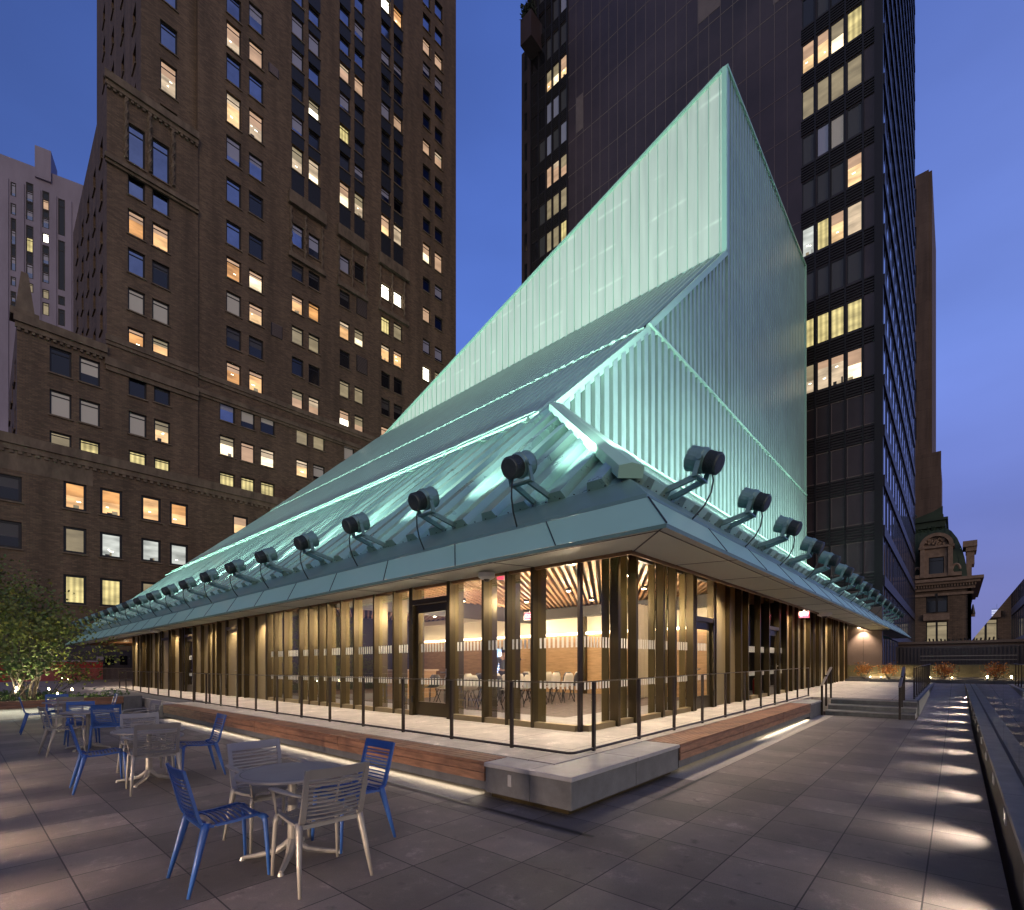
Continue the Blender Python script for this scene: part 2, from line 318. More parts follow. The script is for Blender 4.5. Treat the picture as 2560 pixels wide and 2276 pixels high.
# roof terrace paved in square slabs; rises 1.3 % to the right like the whole building
mb = MB()
for (x0, x1, y0, y1) in [(-14, 18.4, -.29, 21.0), (-14, 3.0, -9, -.29), (-14, 8.0, 21.0, 23.4)]:
    mb.quad((x0, y0, 0), (x1, y0, 0), (x1, y1, 0), (x0, y1, 0))
terrace = tag(mb.build('terrace_floor', M['paver'], shear=True), kind='structure')
mb = MB()   # ramp on the right, beside the steps
mb.quad((18.4, -.30, 0), (33.6, -.30, .46), (33.6, .86, .46), (18.4, .86, 0))
mb.quad((33.6, -.30, .46), (34.4, -.30, .46), (34.4, .86, .46), (33.6, .86, .46))
tag(mb.build('ramp_path', M['ramp'], shear=True), kind='structure')
mb = MB()   # path climbing to the deck behind the left planter
mb.quad((4.86, 20.4, .004), (7.6, 20.4, .004), (7.6, 32, .47), (4.86, 32, .47))
mb.quad((-12, 32, .47), (7.6, 32, .47), (7.6, 39, .48), (-12, 39, .48))
mb.quad((-12, 39, .48), (30, 39, .48), (30, 60, .48), (-12, 60, .48))
mb.quad((4.86, 23.4, .12), (4.86, 32, .47), (.8, 35.0, .50), (.8, 34.0, .47))
tag(mb.build('garden_path', M['ramp'], shear=True), kind='structure')

# ================================================================= PAVILION
pav = empty('pavilion', (0, 0, 0), 0, 'glass and bronze pavilion under a folded pale green metal roof with floodlit walls', 'building')
Z0 = .48
FXL, FYR = 7.62, 5.085            # facade planes
# deck
mb = MB()
mb.box(5.0, 39.0, 3.74, 39.0, .0, Z0); mb.box(19.75, 34.6, .86, 3.74, 0, Z0)
dk = mb.build('deck', M['deck'], pav, shear=True)
# steps
mb = MB()
for i in range(3): mb.box(18.40+i*.45, 19.85, .88, 3.10, (i)*.155, (i+1)*.155)
mb.box(19.40, 34.6, .835, .90, 0, .49)
mb.build('steps', mat('step_stone', (.10, .105, .115), .55, noise=.3, nscale=5), pav, shear=True, bevel=.006)
mb = MB()
for i in range(3): mb.box(18.385+i*.45, 18.45+i*.45, .88, 3.10, (i+1)*.155-.03, (i+1)*.155+.003)
mb.build('step_nosing', M['granite_light'], pav, shear=True)
# deck wall beside the left path (the wedge that grows towards us)
mb = MB()
mb.box(5.15, 5.22, 19.9, 32, .0, .47); mb.box(5.1, 5.9, 19.9, 33, .47, .495)
mb.build('deck_kerb', M['granite'], pav, shear=True)

# ---- roof
def ribbed(mb, u0, u1, step, depth, lo, hi, P, prof=((0, 0), (.52, 0), (.58, 1), (.92, 1), (1, 0)), cap=0.12, dark=False):
    n = int(math.ceil((u1-u0)/step))
    us = []
    for i in range(n):
        for (a, d) in prof[:-1]:
            u = u0+(i+a)*step
            if u < u1: us.append((u, d*depth))
    us.append((u1, 0))
    for (ua, da), (ub, db) in zip(us, us[1:]):
        la, ha, lb, hb = lo(ua), hi(ua), lo(ub), hi(ub)
        if ha <= la and hb <= lb: continue
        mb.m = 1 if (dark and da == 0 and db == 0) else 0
        mb.quad(P(ua, la, da), P(ub, lb, db), P(ub, max(hb, lb), db), P(ua, max(ha, la), da))
        mb.m = 0
        if cap: mb.quad(P(ua, la, -cap), P(ub, lb, -cap), P(ub, lb, db), P(ua, la, da))
YW = 11.0
XT = 32.65; YT = 49.0; ZTOP = 39.3; ZCL = 27.45
G = (7.73, 4.15, 4.855); YE = 57.0; XE = 55.6
def zroof(x):   # left slope profile
    if x < 14.66: return 4.855+(x-7.73)*.891
    if x < 21.99: return 11.03+(x-14.66)*.873
    return 17.43+(x-21.99)*.9405
yfar = lambda x: YE-(x-7.73)*(YE-YT)/(XT-7.73)
xfar = lambda y: 7.73+(YE-y)*(XT-7.73)/(YE-YT)
def nrm(x):
    m = .89; l = math.hypot(1, m); return (-m/l, 0, 1/l)
def PL(u, v, off):
    n = nrm(v); return (v+n[0]*off, u, zroof(v)+n[2]*off)
mb = MB()   # lowest tier: bold corrugation, cut by the corner hip
xhi = lambda y: min(14.66, 7.73+max(0, y-4.15))
ribbed(mb, 4.15, YE-.2, .90, .17, lambda y: 7.73, lambda y: min(xhi(y), max(7.73, xfar(y))), PL)
mb.build('lower_roof', M['green_gloss'], pav, shear=True)
def PL2(k):
    return lambda u, v, off: (PL(u, v, off)[0], u, PL(u, v, off)[2]+k)
mb = MB()
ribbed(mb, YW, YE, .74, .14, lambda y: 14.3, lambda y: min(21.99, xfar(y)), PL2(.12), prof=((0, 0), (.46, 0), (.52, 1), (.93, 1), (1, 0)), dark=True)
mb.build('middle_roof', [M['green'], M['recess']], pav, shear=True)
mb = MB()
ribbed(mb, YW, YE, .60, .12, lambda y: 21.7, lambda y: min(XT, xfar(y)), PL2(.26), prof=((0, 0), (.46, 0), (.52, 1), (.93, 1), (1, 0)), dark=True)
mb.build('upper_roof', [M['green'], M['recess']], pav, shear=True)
# lip flashings and snow rails along the tier edges
mb = MB()
def along(x, dz, w, h, y0, y1): mb.bar((x, y0, zroof(x)+dz), (x, min(y1, yfar(x)), zroof(x)+dz), w, h)
along(14.30, .17, .05, .06, YW, 60); along(21.70, .32, .05, .06, YW, 60)
for x, dz in ((13.7, .42), (13.25, .42)): along(x, dz, .05, .05, YW+.1, 60)
for i in range(36):
    y = YW+.4+i*1.1; mb.bar((13.95, y, zroof(13.95)), (13.2, y, zroof(13.2)+.44), .05, .05)
mb.build('snow_rail', M['green_soft'], pav, shear=True)
# right hand lower slope
def zr(y): return 4.855+(y-4.15)*.868
def PR(u, v, off): return (u, v-.66*off, zr(v)+.75*off)
mb = MB()
ribbed(mb, 7.73, XE-.6, .70, .18, lambda x: 4.15, lambda x: min(YW, 4.15+max(0, x-7.73)), PR)
mb.build('lower_roof', M['green'], pav, shear=True)
mb = MB()
for y in (8.6, 9.3, 10.2): mb.bar((8.2+y-4.1, y, zr(y)+.35), (54.4, y, zr(y)+.35), .06, .06)
for i in range(26): x = 14.7+i*1.5; mb.bar((x, 8.4, zr(8.4)+.1), (x, 10.4, zr(10.4)+.4), .06, .06)
mb.build('snow_rail', M['green_soft'], pav, shear=True)
# corner hip cap
mb = MB()
a = Vector((7.75, 4.17, 5.00)); b = Vector((14.20, 10.60, 10.78))
n = 10
for i in range(n):
    p = a.lerp(b, i/n); q = a.lerp(b, (i+1)/n); w = .22; u = Vector((.7071, -.7071, 0))*w
    up = Vector((-.35, -.35, .86))
    for sgn in (-1, 1):
        mb.quad(p+up*.16, q+up*.16, q+u*sgn+up*.11, p+u*sgn+up*.11)
        mb.quad(p+u*sgn+up*.11, q+u*sgn+up*.11, q+u*sgn-up*.10, p+u*sgn-up*.10)
mb.quad(a+up*.16, a+u+up*.11, a+u-up*.1, a-u-up*.1, a-u+up*.11)
mb.build('hip_cap', M['green_soft'], pav, shear=True)
# walls on the right: lower bright band and tall wall behind its top edge
mb = MB()
xl = lambda z: (14.66+(z-11.03)/.873) if z < 17.43 else 21.99+(z-17.43)/.9405
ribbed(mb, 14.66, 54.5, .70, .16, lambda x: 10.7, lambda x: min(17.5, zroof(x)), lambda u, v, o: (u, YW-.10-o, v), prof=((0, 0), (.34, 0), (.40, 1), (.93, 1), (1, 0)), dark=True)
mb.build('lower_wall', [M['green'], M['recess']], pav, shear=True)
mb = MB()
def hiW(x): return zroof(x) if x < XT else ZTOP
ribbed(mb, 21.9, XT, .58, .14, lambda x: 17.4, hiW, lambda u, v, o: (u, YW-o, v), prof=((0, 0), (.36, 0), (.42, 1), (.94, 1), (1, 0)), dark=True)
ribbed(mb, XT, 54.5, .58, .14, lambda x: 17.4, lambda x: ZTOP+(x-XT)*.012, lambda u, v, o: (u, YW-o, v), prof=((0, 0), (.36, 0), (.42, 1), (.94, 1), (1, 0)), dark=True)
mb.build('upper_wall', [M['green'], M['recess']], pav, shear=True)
mb = MB()   # edge trims
mb.bar((14.5, YW-.15, 10.95), (21.99, YW-.15, 17.50), .34, .16, (0, -1, 0)); mb.bar((21.99, YW-.12, 17.60), (XT, YW-.12, 27.62), .30, .16, (0, -1, 0))
mb.bar((21.8, YW-.2, 17.56), (54.6, YW-.2, 17.56), .26, .10); mb.bar((XT-.1, YW-.1, ZTOP+.05), (54.6, YW-.1, ZTOP+.32), .3, .14)
mb.bar((54.55, YW-.1, 5.5), (54.55, YW-.1, ZTOP+.35), .18, .3, (0, 1, 0))
mb.bar((XT-.06, YW-.05, ZCL+.1), (XT-.06, YW-.05, ZTOP), .3, .3, (0, 1, 0))
mb.build('edge_trim', M['green_soft'], pav, shear=True)
# translucent lantern wall facing left, lit from inside, with standing seams
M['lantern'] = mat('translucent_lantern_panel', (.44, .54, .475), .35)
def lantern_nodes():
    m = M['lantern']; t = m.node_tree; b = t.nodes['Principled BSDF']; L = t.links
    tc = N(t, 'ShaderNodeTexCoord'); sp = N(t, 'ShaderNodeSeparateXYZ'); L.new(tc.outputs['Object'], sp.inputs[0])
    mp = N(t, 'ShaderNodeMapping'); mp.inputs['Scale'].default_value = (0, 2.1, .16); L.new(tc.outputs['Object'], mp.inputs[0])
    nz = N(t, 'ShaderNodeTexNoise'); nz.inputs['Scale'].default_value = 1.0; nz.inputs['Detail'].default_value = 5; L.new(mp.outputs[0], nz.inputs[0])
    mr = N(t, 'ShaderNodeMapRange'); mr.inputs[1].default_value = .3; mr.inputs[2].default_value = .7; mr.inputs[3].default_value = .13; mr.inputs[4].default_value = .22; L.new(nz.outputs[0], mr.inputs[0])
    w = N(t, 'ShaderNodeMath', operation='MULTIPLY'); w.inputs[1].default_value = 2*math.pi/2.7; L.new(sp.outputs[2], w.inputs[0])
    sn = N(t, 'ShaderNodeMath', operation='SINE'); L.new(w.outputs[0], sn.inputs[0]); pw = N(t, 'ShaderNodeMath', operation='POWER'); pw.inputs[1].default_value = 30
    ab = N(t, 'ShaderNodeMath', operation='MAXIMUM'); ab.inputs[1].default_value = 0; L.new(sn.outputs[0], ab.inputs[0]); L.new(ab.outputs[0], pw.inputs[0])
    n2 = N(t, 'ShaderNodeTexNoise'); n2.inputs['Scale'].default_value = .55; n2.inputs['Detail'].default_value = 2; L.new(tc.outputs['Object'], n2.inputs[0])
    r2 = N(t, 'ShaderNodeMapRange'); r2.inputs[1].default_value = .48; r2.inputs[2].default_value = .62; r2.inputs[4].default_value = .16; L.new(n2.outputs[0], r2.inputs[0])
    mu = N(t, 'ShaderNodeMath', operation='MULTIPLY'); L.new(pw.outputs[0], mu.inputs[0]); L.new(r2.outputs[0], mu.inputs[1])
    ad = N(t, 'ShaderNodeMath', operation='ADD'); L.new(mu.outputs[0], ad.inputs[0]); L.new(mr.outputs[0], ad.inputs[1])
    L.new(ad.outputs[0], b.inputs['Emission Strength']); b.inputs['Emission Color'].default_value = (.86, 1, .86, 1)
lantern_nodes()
def ztopc(y): return ZTOP-(y-YW)*(ZTOP-ZCL)/(YT-YW)
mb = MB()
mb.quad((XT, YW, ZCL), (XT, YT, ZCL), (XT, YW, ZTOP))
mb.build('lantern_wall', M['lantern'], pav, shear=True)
mb = MB(); y = YW+.28
while y < YT-.5:
    mb.box(XT-.07, XT-.005, y, y+.03, ZCL+.05, ztopc(y)-.02); y += .70
mb.bar((XT-.06, YW, ZTOP+.02), (XT-.06, YT, ZCL+.02), .22, .14); mb.bar((XT-.1, YW, ZCL+.22), (XT-.1, YT, ZCL+.22), .16, .10)
mb.build('standing_seam', M['green_soft'], pav, shear=True)
# hidden back slopes, so that the roof is closed from any side
mb = MB()
T = (XT, YT, ZCL); A = (XT, YW, ZTOP); B2 = (54.5, YW+.1, ZTOP+.25); Cn = (7.73, YE, 4.855); Dn = (54.5, YE, 4.855)
mb.quad(T, Cn, Dn); mb.quad((XT+.05, YW+.05, ZTOP), (XT+.05, YT, ZCL), Dn, B2); mb.quad(B2, Dn, (54.5, 4.3, 4.855), (54.5, YW+.1, 10.6))
mb.build('back_roof', M['green'], pav, shear=True)
# fascia, gutter, soffit
def loop(k, z):  # square ring of the eave offset k inwards from the outer lip
    return [(6.57+k, 2.99+k, z), (56.4-k, 2.99+k, z), (56.4-k, 58.2-k, z), (6.57+k, 58.2-k, z)]
def band(mb, A_, B_):
    for i in range(4):
        j = (i+1) % 4; mb.quad(A_[i], A_[j], B_[j], B_[i])
mb = MB()
band(mb, loop(0, 3.657), loop(.55, 4.277))
mb.build('fascia', M['green_soft'], pav, shear=True)
mb = MB()
band(mb, loop(.01, 3.60), loop(.0, 3.653)); band(mb, loop(.55, 4.281), loop(.60, 4.281)); band(mb, loop(.60, 4.281), loop(.60, 4.36)); band(mb, loop(.60, 4.36), loop(1.16, 4.86)); band(mb, loop(1.16, 4.86), loop(1.30, 4.80))
mb.build('gutter', mat('gutter_metal', (.20, .36, .31), .4, metal=.2, noise=.08, nscale=1), pav, shear=True)
mb = MB()    # joints of the fascia panels, fasteners along the gutter
for i in range(22):
    y = 4.9+i*2.45
    mb.bar((6.57, y, 3.664), (7.12, y+.62, 4.284), .018, .012, (-.7, 0, .7)); mb.bar((6.585, y, 3.62), (6.60, y, 3.66), .03, .012)
for i in range(20):
    x = 9.0+i*2.45
    mb.bar((x, 2.99, 3.664), (x+.62, 3.54, 4.284), .018, .012, (0, -.7, .7))
mb.bar((6.57, 2.99, 3.666), (7.12, 3.54, 4.286), .022, .012)
for i in range(120): mb.box(7.67, 7.69, 4.3+i*.33, 4.32+i*.33, 4.85, 4.868)
for i in range(120): mb.box(7.9+i*.33, 7.92+i*.33, 4.09, 4.11, 4.85, 4.868)
mb.build('panel_joint', M['black'], pav, shear=True)
mb = MB()
zi, zo = 3.608, 3.645
mb.quad((6.58, 3.0, zo), (7.62, 4.05, zi), (7.62, 56.9, zi), (6.58, 58.1, zo))
mb.quad((6.58, 3.0, zo), (56.3, 3.0, zo), (55.2, 4.05, zi), (7.62, 4.05, zi))
mb.build('soffit', M['soffit'], pav, shear=True)
mb = MB()
mb.bar((6.6, 3.02, zo-.006), (7.62, 4.05, zi-.006), .025, .006)
for i in range(18): mb.bar((6.62, 6.6+i*2.45, 3.637), (7.6, 6.1+i*2.45, 3.60), .012, .006)
for i in range(17): mb.bar((9.8+i*2.45, 3.02, 3.637), (9.3+i*2.45, 4.03, 3.60), .012, .006)
mb.bar((6.78, 3.2, 3.632), (6.78, 57, 3.632), .02, .006); mb.bar((6.78, 3.2, 3.632), (56, 3.2, 3.632), .02, .006)
mb.build('soffit_joint', M['black'], pav, shear=True)
mb = MB()
mb.box(7.55, 7.62, 4.05, 57, 3.55, 3.66); mb.box(7.62, 55.2, 4.05, 4.10, 3.55, 3.70); mb.box(7.62, 55.2, 4.10, 4.13, 3.66, 4.10)
mb.build('soffit_trim', M['trim'], pav, shear=True)
mb = MB(); mb.box(7.63, 40.0, 4.13, 5.05, 4.10, 4.16); mb.build('soffit_inner', M['trim'], pav, shear=True)

# ---- facade
Lp = [5.10, 6.13, 6.81, 7.48, 8.55, 10.01, 10.71, 11.6, 12.61, 13.30, 14.10, 14.60, 15.24, 15.91, 17.02, 17.81, 18.40]
LZ = 3.60; RZ = 4.08
postm = MB(); fin = None
def post(mb, side, u, w=.075, d=.13, z1=None):
    if side == 'L': mb.box(FXL-d, FXL+.03, u, u+w, Z0, LZ)
    else: mb.box(u, u+w, FYR-d, FYR+.03, Z0, RZ)
panes = []
def pane(side, a, b, z0=Z0+.1, z1=None, frit=True):
    mb = MB(); z1 = z1 or (LZ if side == 'L' else RZ)
    if side == 'L': mb.quad((FXL, a, z0), (FXL, b, z0), (FXL, b, z1), (FXL, a, z1))
    else: mb.quad((a, FYR, z0), (b, FYR, z0), (b, FYR, z1), (a, FYR, z1))
    g = mb.build('glass_panel', M['glass'], pav, shear=True)
    if frit:
        for zc, hh in ((2.02, .20), (1.24, .15)):
            mb = MB()
            u = a+.07
            while u < b-.06:
                w = .052
                if side == 'L': mb.quad((FXL-.004, u, zc), (FXL-.004, u+w, zc), (FXL-.004, u+w, zc+hh), (FXL-.004, u, zc+hh))
                else: mb.quad((u, FYR-.004, zc), (u+w, FYR-.004, zc), (u+w, FYR-.004, zc+hh), (u, FYR-.004, zc+hh))
                u += .105
            if mb.f: mb.build('frit_band', M['frit'], g, shear=True)
def sill(side, a, b):
    mb = MB()
    if side == 'L': mb.box(FXL-.10, FXL+.05, a, b, Z0, Z0+.11)
    else: mb.box(a, b, FYR-.10, FYR+.05, Z0, Z0+.11)
    mb.build('sill', M['bronze_lit'], pav, shear=True)
def finp(side, u, d=.42, w=.05, mt='bronze_fin'):
    mb = MB()
    if side == 'L': mb.box(FXL+.04, FXL+.04+d, u, u+w, Z0, LZ+.3)
    else: mb.box(u, u+w, FYR+.04, FYR+.04+d, Z0, RZ)
    mb.build('interior_fin', M[mt], pav, shear=True)
def addpost(side, u, w=.06, d=.13, mt='bronze'):
    mb = MB(); post(mb, side, u, w, d); mb.build('facade_post', M[mt], pav, shear=True)
# left side: glass from the corner to y = 18.4, then bronze cladding with doors
addpost('L', 5.085, .06, .06, 'bronze_dark')
DOORS_L = [(8.70, 9.98)]
prev = 5.10
for u in Lp[1:]:
    if not (abs(prev-8.55) < .01): pane('L', prev, u); sill('L', prev+.07, u)
    addpost('L', u); finp('L', u+.01, (.26 if u < 12 else .12)); prev = u
def door(side, a, b, ztop, glazed=True, hs=1, trans=True, zt=None):
    d = empty('door_root', (0, 0, 0)); d.name = 'door'; d.parent = pav
    def bx(mb, u0, u1, z0, z1, d0, d1):
        if side == 'L': mb.box(FXL-d1, FXL-d0, u0, u1, z0, z1)
        else: mb.box(u0, u1, FYR-d1, FYR-d0, z0, z1)
    mb = MB(); zt = zt or (LZ if side == 'L' else RZ)
    bx(mb, a-.06, a+.04, Z0, zt, -.04, .14); bx(mb, b-.04, b+.06, Z0, zt, -.04, .14); bx(mb, a+.04, b-.04, ztop, ztop+.12, -.04, .14)
    mb.build('door_frame', M['bronze'], d, shear=True)
    mb = MB()
    if glazed:
        bx(mb, a+.05, a+.17, Z0+.02, ztop-.01, .0, .06); bx(mb, b-.17, b-.05, Z0+.02, ztop-.01, .0, .06)
        bx(mb, a+.17, b-.17, Z0+.02, Z0+.34, .0, .06); bx(mb, a+.17, b-.17, ztop-.2, ztop-.01, .0, .06)
        mb.build('door_leaf', M['bronze'], d, shear=True)
        pane(side, a+.17, b-.17, Z0+.34, ztop-.2)
        if trans: pane(side, a+.05, b-.05, ztop+.12, zt, frit=False)
    else:
        bx(mb, a+.05, b-.05, Z0+.02, ztop-.01, .0, .06); bx(mb, a+.05, b-.05, ztop+.12, zt, .0, .05)
        mb.build('door_leaf', M['bronze_lit'], d, shear=True)
    mb = MB(); u = (b-.12) if hs > 0 else (a+.12)
    bx(mb, u-.03, u+.03, 1.42, 1.62, .06, .075); bx(mb, u-.02, u+.02, 1.52, 1.55, .075, .13)
    bx(mb, min(u, u-.15*hs), max(u, u-.15*hs), 1.52, 1.55, .11, .13)
    mb.build('handle', mat('steel_handle', (.5, .48, .42), .3, metal=1.0), d, shear=True)
    mb = MB()
    for z in (.8, 1.7, 2.7): bx(mb, (a+.02) if hs > 0 else (b-.05), (a+.05) if hs > 0 else (b-.02), z, z+.16, .14, .16)
    mb.build('hinge', M['black'], d, shear=True)
door('L', 8.62, 9.96, 3.17, hs=-1)
# cladding with protruding fins
def clad(side, a, b, step=(.32, .75), seed=1):
    rnd = random.Random(seed)
    mb = MB()
    if side == 'L': mb.box(FXL, FXL+.06, a, b, Z0, LZ)
    else: mb.box(a, b, FYR, FYR+.06, Z0, RZ)
    mb.build('cladding_panel', M['bronze_lit'], pav, shear=True)
    u = a+.1
    while u < b-.1:
        w = .06
        mb = MB(); d = rnd.choice((.09, .13, .18))
        if side == 'L': mb.box(FXL-d, FXL-.002, u, u+w, Z0+.004, LZ-.004)
        else: mb.box(u, u+w, FYR-d, FYR-.002, Z0+.004, RZ-.004)
        mb.build('facade_fin', M['bronze'], pav, shear=True)
        u += rnd.uniform(*step)
def clad_doors(side, a, b, doors, step, seed):
    cur = a
    for (da, db, zt, gl, hs) in doors:
        clad(side, cur, da-.07, step, seed); door(side, da, db, zt, gl, hs); cur = db+.07; seed += 1
    clad(side, cur, b, step, seed)
clad_doors('L', 18.48, 39.0, [(21.2, 22.4, 3.17, False, -1), (26.7, 27.9, 3.10, True, -1), (30.6, 31.9, 3.1, False, -1)], (.5, 1.3), 3)
# right side
Rp = [7.60, 8.65, 9.375, 10.656, 11.289, 12.37]
prev = 7.62
for u in Rp[1:]:
    pane('R', prev, u); sill('R', prev+.07, u); addpost('R', u, .085, .16, 'bronze'); finp('R', u-.05, .15); prev = u
door('R', 12.62, 13.86, 2.78, True, -1)
clad('R', 13.93, 17.30, (.6, 1.2), 11)
for a, b in ((17.34, 18.08), (18.12, 19.17), (19.21, 20.60), (20.64, 21.6)):
    if b < 20.5 or b > 21: pane('R', a, b); sill('R', a, b)
    addpost('R', b, .07, .16)
door('R', 19.26, 20.58, 2.85, True, 1)
clad('R', 21.68, 36.9, (.6, 1.15), 21)
mb = MB(); mb.box(36.9, 37.0, FYR, 39, Z0, 4.05); mb.box(7.7, 37, 39.0, 39.1, Z0, 4.0); mb.build('end_wall', M['bronze_dark'], pav, shear=True)
# ---- room inside
mb = MB(); mb.box(7.68, 36.9, 5.15, 38.95, Z0, Z0+.008); mb.build('floor', M['carpet'], pav, shear=True)
mb = MB(); mb.box(7.68, 9.2, 5.15, 38, Z0+.009, Z0+.014); mb.box(9.2, 17.4, 5.15, 6.6, Z0+.009, Z0+.014); mb.build('stone_border', M['granite_light'], pav, shear=True)
mb = MB(); mb.box(7.66, 36.9, 5.12, 38.95, 4.45, 4.5); mb.build('ceiling', M['dark_wall'], pav, shear=True)
mb = MB()   # wood slats laid diagonally under a dark void
def slats(x0, x1, y0, y1, z, pitch, ang, w=.055, h=.11):
    dx, dy = math.cos(ang), math.sin(ang); nx, ny = -dy, dx
    cs = [(x, y) for x in (x0, x1) for y in (y0, y1)]
    ks = [x*nx+y*ny for x, y in cs]; k = min(ks)+pitch/2
    while k < max(ks):
        tmin, tmax = -1e9, 1e9
        for (o, d, lo, hi) in ((k*nx, dx, x0, x1), (k*ny, dy, y0, y1)):
            t1, t2 = (lo-o)/d, (hi-o)/d; t1, t2 = min(t1, t2), max(t1, t2); tmin, tmax = max(tmin, t1), min(tmax, t2)
        if tmax-tmin > .1:
            mb.bar((k*nx+dx*tmin, k*ny+dy*tmin, z), (k*nx+dx*tmax, k*ny+dy*tmax, z), w, h)
        k += pitch
slats(7.75, 17.0, 5.2, 13.9, 4.06, .18, R(31), .075); slats(7.75, 17.0, 14.0, 21.9, 4.06, .2, R(58), .08)
slats(17.2, 22, 5.2, 12, 4.1, .2, R(62))
mb.build('ceiling_slats', M['slat'], pav, shear=True)
mb = MB(); slats(8.0, 30, 39.3, 56.5, 3.62, .34, R(25), .16, .10); mb.build('porch_ceiling_slats', M['slat'], pav, shear=True)
mb = MB(); mb.box(7.7, 54, 39.1, 57, 3.75, 3.8); mb.build('porch_ceiling', M['dark_wall'], pav, shear=True)
mb = MB(); mb.box(16.9, 17.05, 5.2, 21.8, Z0, 2.9); mb.build('wood_wall', M['wood_wall'], pav, shear=True)
mb = MB(); mb.box(17.06, 17.16, 5.2, 21.8, Z0, 4.0); mb.box(16.8, 17.05, 5.2, 21.8, 3.72, 3.95); mb.build('cream_wall', M['cream_wall'], pav, shear=True)
mb = MB(); mb.box(16.75, 16.88, 5.2, 21.8, 2.85, 2.93); mb.build('wall_light_strip', mat('cove_light', (1, .9, .7), .5, emit=(1, .82, .55), es=7), pav, shear=True)
mb = MB()
mb.box(7.75, 17.1, 21.9, 22.0, Z0, 4.1); mb.box(22.5, 22.6, 5.2, 14, Z0, 4.2)
mb.box(17.2, 22.5, 9.5, 9.6, Z0, 4.2)
mb.build('dark_partition', M['dark_wall'], pav, shear=True)
mb = MB()
for y in (8.5, 11.0, 13.6, 16.2, 18.8): mb.box(16.7, 16.86, y, y+.12, Z0, 3.7)
mb.build('wall_post', M['bronze'], pav, shear=True)
mb = MB(); mb.box(7.7, 17, 13.93, 14.02, 3.45, 4.2); mb.box(7.7, 17, 5.16, 5.25, 3.95, 4.3); mb.box(16.5, 16.9, 5.2, 14, 3.55, 3.95); mb.build('ceiling_beam', mat('grey_beam', (.06, .055, .05), .5), pav, shear=True)
area_wall_fill = lamp('wall_fill_lamp', 'AREA', (16.55, 13.4, 2.96+S*16.5), 260, (1, .82, .58), pav, aim=(.35, 0, 1), shape='RECTANGLE', size=.08, size_y=16)  # area fill added to brighten the back wall
# curtain
mb = MB(); n = 60
for i in range(n):
    x0, x1 = 15.0+i*.032, 15.0+(i+1)*.032
    f = lambda x: 8.1+.07*math.sin(x*22)
    mb.quad((x0, f(x0), Z0+.02), (x1, f(x1), Z0+.02), (x1, f(x1), 3.7), (x0, f(x0), 3.7))
mb.build('curtain', M['curtain'], pav, shear=True, smooth=True)
# downlights in the ceiling: small glowing discs
M['bulb'] = mat('lamp_bulb', (1, .9, .7), .5, emit=(1, .8, .5), es=25)
for (x, y) in [(9.2, 6.4), (11.4, 6.2), (13.8, 7.0), (10.2, 8.0), (12.6, 8.9), (15.0, 9.6), (9.0, 9.9), (11.2, 10.9), (13.8, 11.6), (9.4, 12.4), (12.0, 13.0), (9.4, 15.6), (11.4, 17.2), (10.0, 18.4), (12.5, 15.8), (15.2, 14.8), (15.0, 18.2), (13.4, 20.2)]:
    mb = MB(); mb.disc(x, y, 3.93, .10, .10, 14); ho = mb.build('downlight', M['black'], pav, shear=True)
    mb = MB(); mb.disc(x, y, 3.915, .065, .014, 12); mb.build('bulb', M['bulb'], ho, shear=True)
    lamp('downlight_lamp', 'POINT', (x, y, 3.25+S*x), 85 if y < 14 else 34, (1, .80, .56), ho, shadow_soft_size=.08)
# soffit downlights washing facade and deck
for i in range(13):
    y = 5.4+i*2.7
    lamp('soffit_light', 'SPOT', (7.18, y, 3.58+S*7), 210, (1, .80, .58), pav, aim=(.02, 0, -1), spot_size=R(115), spot_blend=.8, shadow_soft_size=.06)
for i in range(11):
    x = 8.9+i*2.7
    lamp('soffit_light', 'SPOT', (x, 4.45, 3.98+S*x), 300, (1, .80, .58), pav, aim=(0, .06, -1), spot_size=R(115), spot_blend=.8, shadow_soft_size=.06)
for x, y in ((9, 42), (11, 45), (9, 48)): lamp('porch_light', 'POINT', (x, y, 3.1), 25, (1, .7, .4), pav, shadow_soft_size=.1)
# ================================================================= BACKGROUND TOWERS
class Plane:
    """vertical wall plane: point, heading of its horizontal axis, outward normal towards the street"""
    def __init__(s, x, y, ang, off=0.0):
        s.d = (math.cos(ang), math.sin(ang)); n = (s.d[1], -s.d[0])
        if n[0]*(-x)+n[1]*(-y) < 0: n = (-n[0], -n[1])
        s.n = n; s.o = (x+n[0]*off, y+n[1]*off)
    def hit(s, px, py):
        r = ray(px, py); den = r[0]*s.n[0]+r[1]*s.n[1]; t = (s.o[0]*s.n[0]+s.o[1]*s.n[1])/den
        x, y = r[0]*t, r[1]*t
        return (x-s.o[0])*s.d[0]+(y-s.o[1])*s.d[1], H+r[2]*t
    def p(s, u, z, off=0.0): return (s.o[0]+s.d[0]*u+s.n[0]*off, s.o[1]+s.d[1]*u+s.n[1]*off, z)
def pbox(mb, pl, u0, u1, z0, z1, o0, o1):
    P = [pl.p(u0, z0, o0), pl.p(u1, z0, o0), pl.p(u1, z0, o1), pl.p(u0, z0, o1), pl.p(u0, z1, o0), pl.p(u1, z1, o0), pl.p(u1, z1, o1), pl.p(u0, z1, o1)]
    mb.faces(P, [(0, 3, 2, 1), (4, 5, 6, 7), (0, 1, 5, 4), (1, 2, 6, 5), (2, 3, 7, 6), (3, 0, 4, 7)])
def pq(mb, pl, u0, u1, z0, z1, o):
    mb.quad(pl.p(u0, z0, o), pl.p(u1, z0, o), pl.p(u1, z1, o), pl.p(u0, z1, o))
